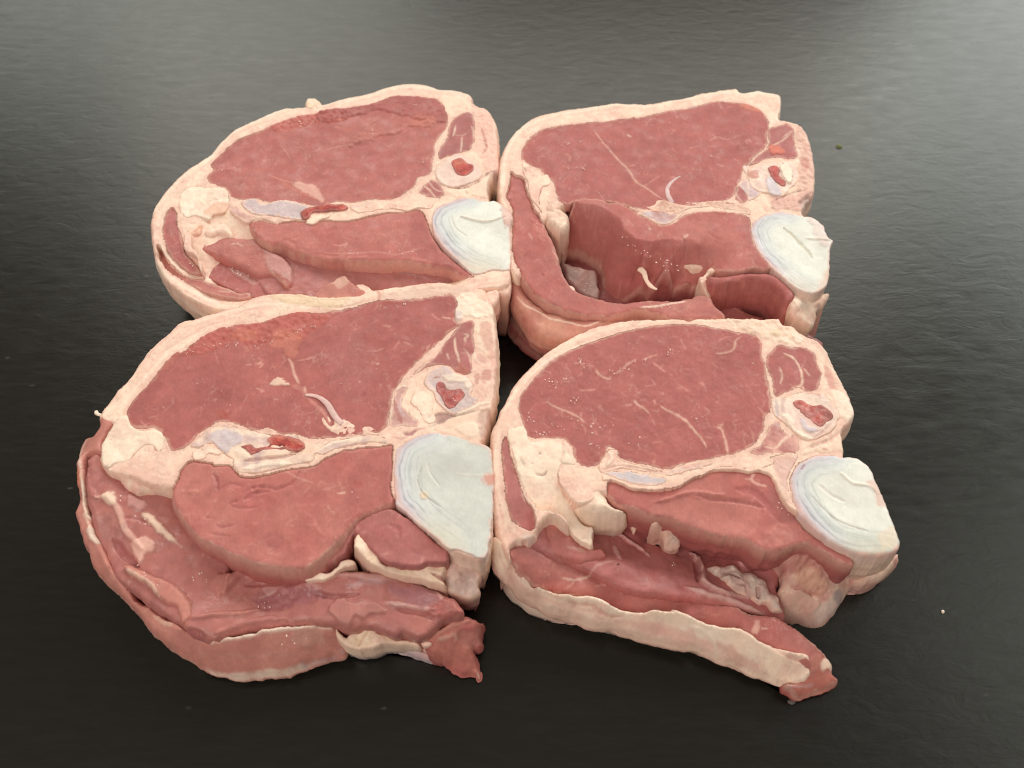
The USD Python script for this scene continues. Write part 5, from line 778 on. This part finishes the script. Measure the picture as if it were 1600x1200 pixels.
    piece(t, "flank_muscle", "meat", C("205,60 225,130 250,260 300,410 350,560 420,680 445,780 430,860 380,865 320,830 250,760 205,620 180,470 162,300 165,180 190,90"), Z0 - .4, FV * 1.0, F, (5, .6), inset=True, r=.8, rough=(.5, 5), ctrl=C("400,830,25.5"))
    piece(t, "flank_muscle", "meat", C("445,720 560,740 660,820 740,900 870,970 960,980 990,1040 900,1080 780,1090 640,1060 540,1000 460,920 430,860"), 23, F * 1.0, FP, (5, .6), r=1.6, zbot=4, rings=6, rough=(.7, 5), ctrl=C("900,1040,18 600,860,22.5"), marks=[S(C("680,970 760,990 830,1010"), 6, WP * .95, .5, .2)])
    piece(t, "tail_muscle", "meat", G("225,90 270,55 340,40 420,60 500,100 600,150 720,190 850,170 940,200 1000,190 1060,200 1160,250 1280,300 1400,380 1600,450") + H("330,380 460,400 640,430 800,490 930,500 1030,545 1150,620 1300,755 1390,850 1415,960 1455,1000 1440,1030 1380,1070 1280,1110 1145,1140 1080,1080 1040,1050 1150,1010 1170,920 1100,860 950,800 800,730 640,660 380,600 150,510 0,560") + G("1150,600 1000,560 850,490 700,460 560,440 450,390 330,320 260,230"),
          15, F * .98, FP * .95, (7, .7), r=1.8, zbot=.4, rings=10, bulge=.6, undercut=.5, inset=True, rough=(.6, 7), flecks=60, fdir=-.4, side=[(0, F), (1, RED * .9)], ctrl=G("300,60,23.5 230,120,24 350,200,22 500,300,19 800,400,16.5 1150,600,11 1000,560,12 850,490,13.2 560,440,14.5 330,320,19") + H("150,510,10.5 380,600,9.5 640,660,9 300,550,13.5 700,620,13 1000,720,12 1200,850,11 1300,755,9.5 1420,960,6 1280,1100,4 1150,1130,4 1100,1060,8"), marks=[
              S(G("630,310 740,330 830,310 900,270 980,195 1050,190"), 4, W * .9, .6, .15), S(G("690,390 740,340"), 3, WP, .5), S(G("900,380 1000,360"), 3, WP, .5), S(G("1140,280 1150,310"), 3, WP, .5), S(G("1160,260 1220,280 1290,350"), 4, WP, .6, .1), B(G("240,90 420,60 560,130 500,160 330,130"), FV * .95, .7, 0, 8), S(G("340,40 420,60 500,110 620,150 720,190"), 5, MEM * 1.1, .6, .2), B(H("780,590 810,550 840,590 810,640 770,625"), WP * .95, .7, .1, 3), S(H("850,610 900,610"), 3, W, .6), B(H("1310,890 1350,850 1400,890 1410,940 1350,930 1320,950"), W * 1.02, .9, .3, 3), B(H("1100,1060 1300,960 1450,1000 1300,1110 1150,1140"), np.array((.56, .19, .14)), .6, 0, 8), S(H("1050,1065 1200,1060 1260,1050"), 4, LIL * .9, .5), B(H("1240,820 1320,800 1300,900 1230,950 1230,870"), np.array((.6, .26, .2)), .6, .2, 4)])
    piece(t, "tail_fat", "fat", G("125,0 190,40 225,110 260,200 330,300 450,370 560,420 700,440 850,450 950,480 1100,550 1200,570 1350,560 1500,575 1600,610") + H("150,460 250,490 380,550 520,580 640,600 720,620 790,660 850,700 950,745 1100,790 1200,810 1228,840 1220,900 1228,960 1190,1010 1080,1045 1020,1045 900,985 700,900 560,835 400,775 250,720 100,690 0,680") + G("1200,740 1050,690 900,660 720,600 560,540 420,470 310,400 220,310 150,220 100,100 90,0"),
          18, W, W2, (6, .6), r=.7, zbot=.4, rings=14, bulge=1.2, undercut=2.5, rough=(.45, 6), side=[(0, W), (.45, WP * 1.05), (.7, W * .9), (1, WG * .8)], streak=.55, edge=(.4, 3),
          ctrl=G("190,40,25 100,100,21 260,200,23.3 220,310,14.5 450,370,20.6 420,470,12.5 700,440,18.8 720,600,11 1000,520,18 1050,690,10.5 1350,560,17.3 1400,740,10") + H("150,480,18.2 300,535,17.4 520,580,16.4 400,775,9 850,700,15.2 700,900,7 1100,790,13.5 1020,1040,5.5 1220,900,9"), marks=[
              S(G("170,60 230,200 330,320 500,430 700,500 850,520 1000,600 1130,600"), 5, np.array((.66, .36, .28)), .75, -.6), S(G("140,120 220,260 340,390 480,460 640,520 800,560 1000,620"), 5, WP, .6, -.3), S(G("850,520 930,520 1000,560"), 4, WP, .6, -.3), S(G("280,260 400,390 560,460 720,510"), 4, W2, .6, .2), B(G("1050,640 1300,650 1500,720 1450,750 1200,700"), WP, .7, 0, 6), S(G("200,300 330,430 560,570 850,670 1200,745") + H("0,655 250,700 560,810 900,965"), 20, np.array((.68, .43, .35)), .6, 0, .9), S(G("1440,680 1540,710 1600,720"), 5, W2, .7, .3), S(H("300,600 420,640 480,720 500,780"), 4, W2, .6, .5), B(H("0,560 200,600 400,680 480,760 300,730 100,650"), WP * 1.05, .6, .1, 6), B(H("500,720 700,800 820,900 760,920 600,840"), np.array((.68, .40, .32)), .6, 0, 6), S(H("820,700 1000,790 1180,880"), 5, WP, .5, -.5), S(H("1050,820 1120,840 1200,870"), 4, np.array((.66, .4, .33)), .6, -.5)])
    piece(t, "fat_layer", "fat", A("40,1080 45,960 80,870 140,740 220,600 290,510 400,410 520,310 700,210 850,150 1080,98 1350,90 1560,92") + Bq("60,98 200,85 400,78 700,88 790,84 825,135 890,140 950,190 1090,260 1150,320 1240,500 1330,680 1380,825 1340,910 1285,970 1298,1120") + E("1000,120 1100,130 1160,175 1240,330 1330,560 1390,700 1380,800 1200,840 980,780 800,650 700,560 560,520 400,480 200,420") + D("1100,480 800,410 560,410 350,410 200,410 60,400") + C("900,600 760,640 640,520 620,640 700,800 560,720 460,800 430,880 350,920 280,930 230,980 240,1060 190,980 130,880 105,760 95,620 85,400 85,250 92,150"),
          Z0 - .03, W, WP, (6, .5), r=1.1, zbot=.4, rings=16, bulge=1.3, undercut=3.0, carve=True, rough=(.5, 6), side=SIDEFAT, streak=.6, edge=(.35, 2.2), ctrl=C("330,300,28 260,120,28 700,300,28 1000,200,28 200,500,28 480,560,27.5 230,980,25 130,880,24 105,760,25.5"), marks=[
              S(C("150,80 130,300 160,600 220,760 280,860"), 9, W2, .5, .1), S(C("110,500 150,650 180,760"), 3, WP, .5, -.1), S(C("155,640 158,655"), 4, MEM * .6, .7), S(A("120,830 220,660 330,530 480,400 650,280 850,200 1050,150"), 7, W2, .6, .1, .5, False), S(A("180,700 300,560 450,420 640,290"), 2.5, WP, .5, -.15), S(A("260,640 380,500 540,380 720,300 900,240"), 4, W2, .7), S(A("700,290 850,240 1040,180 1100,130"), 5, WP, .6), S(C("340,870 380,900 460,940"), 7, LIL, .6), S(C("270,930 350,890 420,880"), 6, W2, .7),
              B(Bq("400,85 780,95 830,150 930,200 860,270 760,270 660,240 560,190 420,150"), W * .96, .7, .2, 5, rag=.6), B(Bq("700,190 780,180 770,230 710,220"), WY, .5, 0, 4), B(Bq("880,220 950,230 960,290 900,280"), W2, .7, .3, 4), S(Bq("960,210 1090,290 1180,430"), 8, np.array((.74, .48, .40)), .7, .1), B(Bq("1140,460 1190,510 1230,620 1220,660 1180,620 1160,540"), np.array((.68, .34, .28)), .75, -.1, 4), S(Bq("1090,410 1130,500 1120,600"), 5, W, .8, .2), B(Bq("1200,650 1320,700 1370,820 1330,900 1270,860 1220,760"), W2, .8, .3, 6), S(Bq("1240,580 1300,640 1340,740"), 4, WP, .5), S(Bq("960,1140 1030,1090 1120,1060 1230,1000 1280,960"), 4, MEM * .8, .6, -.4), B(Bq("960,1150 1020,1090 1150,1070 1260,1000 1290,1130 1150,1130"), W, .8, .3, 5), S(Bq("1120,1110 1170,1120"), 4, RED * .7, .6), S(E("360,130 460,110 560,140 640,110"), 5, W, .6)])

# ================================================================== little bits lying about
def bits():
    t = thing("herb_fleck", "tiny pale green fleck lying on bare slate right of the back chops", "fleck", (100, 84), None)
    piece(t, "leaf_scrap", "fat", q(1310, 227, 1, "-1.6,-1.5 2,-2.6 5.5,-0.5 4.5,2 0,1.6"), .8, np.array((.16, .19, .07)), r=.35, h=.2, zbot=.05, feather=0, edge=(.2, .8))
    t = thing("fat_crumb", "minute white crumb alone on the slate right of the tailed chop", "crumb", (132, -68), None)
    piece(t, "crumb_body", "fat", q(1474, 955, 1, "-2,-1.5 0,-2.6 2.2,-1 1.8,1.6 -0.6,2.2"), .8, W2, r=.4, h=.15, zbot=.05, feather=0, edge=(.1, .5))
    t = thing("meat_crumb", "small dull membrane scrap on the slate just below the tail's tip", "crumb", (90, -85), None)
    piece(t, "scrap_body", "wet", q(1237, 1096, 1, "-6,-2 -1,-4 5,-3 7,1 2,4 -4,3"), .6, np.array((.16, .13, .12)), r=.4, h=.2, zbot=.05, feather=0, edge=(.2, .8))

def painted_glints():  # strews the pale beads that imitate sparkle on each chop
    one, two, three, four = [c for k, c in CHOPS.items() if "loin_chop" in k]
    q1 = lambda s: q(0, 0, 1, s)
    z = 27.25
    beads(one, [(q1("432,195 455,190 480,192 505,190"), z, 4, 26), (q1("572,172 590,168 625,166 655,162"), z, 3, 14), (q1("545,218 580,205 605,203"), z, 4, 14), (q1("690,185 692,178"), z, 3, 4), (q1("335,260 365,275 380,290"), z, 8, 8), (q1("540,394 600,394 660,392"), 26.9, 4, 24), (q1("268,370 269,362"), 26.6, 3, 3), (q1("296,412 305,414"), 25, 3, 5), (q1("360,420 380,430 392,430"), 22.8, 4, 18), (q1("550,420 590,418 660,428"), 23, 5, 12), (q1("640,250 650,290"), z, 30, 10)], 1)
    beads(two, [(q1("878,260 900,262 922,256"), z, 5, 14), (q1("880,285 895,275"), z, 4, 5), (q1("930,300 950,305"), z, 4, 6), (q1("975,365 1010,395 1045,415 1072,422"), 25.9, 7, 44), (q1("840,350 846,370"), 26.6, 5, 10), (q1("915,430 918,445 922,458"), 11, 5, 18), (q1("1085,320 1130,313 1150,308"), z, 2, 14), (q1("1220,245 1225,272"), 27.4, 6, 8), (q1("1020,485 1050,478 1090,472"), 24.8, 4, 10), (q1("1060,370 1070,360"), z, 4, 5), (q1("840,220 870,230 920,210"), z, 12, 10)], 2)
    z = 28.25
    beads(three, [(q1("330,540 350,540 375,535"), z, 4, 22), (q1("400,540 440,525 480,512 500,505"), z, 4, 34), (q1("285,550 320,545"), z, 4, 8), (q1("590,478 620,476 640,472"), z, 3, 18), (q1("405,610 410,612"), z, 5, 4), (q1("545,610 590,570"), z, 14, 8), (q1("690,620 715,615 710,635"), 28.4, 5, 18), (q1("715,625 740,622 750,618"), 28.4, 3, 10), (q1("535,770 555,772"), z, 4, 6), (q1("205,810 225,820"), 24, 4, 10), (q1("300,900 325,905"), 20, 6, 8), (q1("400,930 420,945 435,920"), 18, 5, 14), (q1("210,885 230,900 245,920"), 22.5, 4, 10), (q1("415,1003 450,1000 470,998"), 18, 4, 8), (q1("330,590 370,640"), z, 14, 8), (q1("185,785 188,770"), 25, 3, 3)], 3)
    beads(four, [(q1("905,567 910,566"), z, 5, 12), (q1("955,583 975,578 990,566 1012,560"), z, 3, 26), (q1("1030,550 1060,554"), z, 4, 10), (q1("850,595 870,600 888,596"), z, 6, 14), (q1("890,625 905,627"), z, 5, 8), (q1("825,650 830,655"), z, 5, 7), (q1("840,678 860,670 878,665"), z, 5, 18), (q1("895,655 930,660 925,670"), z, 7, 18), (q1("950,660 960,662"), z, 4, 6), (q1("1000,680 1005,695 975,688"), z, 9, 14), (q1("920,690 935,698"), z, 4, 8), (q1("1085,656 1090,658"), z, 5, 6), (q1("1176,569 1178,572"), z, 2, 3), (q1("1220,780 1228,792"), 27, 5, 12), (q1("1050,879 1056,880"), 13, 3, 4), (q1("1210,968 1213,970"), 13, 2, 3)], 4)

chop_one()
chop_two()
chop_three()
chop_four()
painted_glints()
bits()
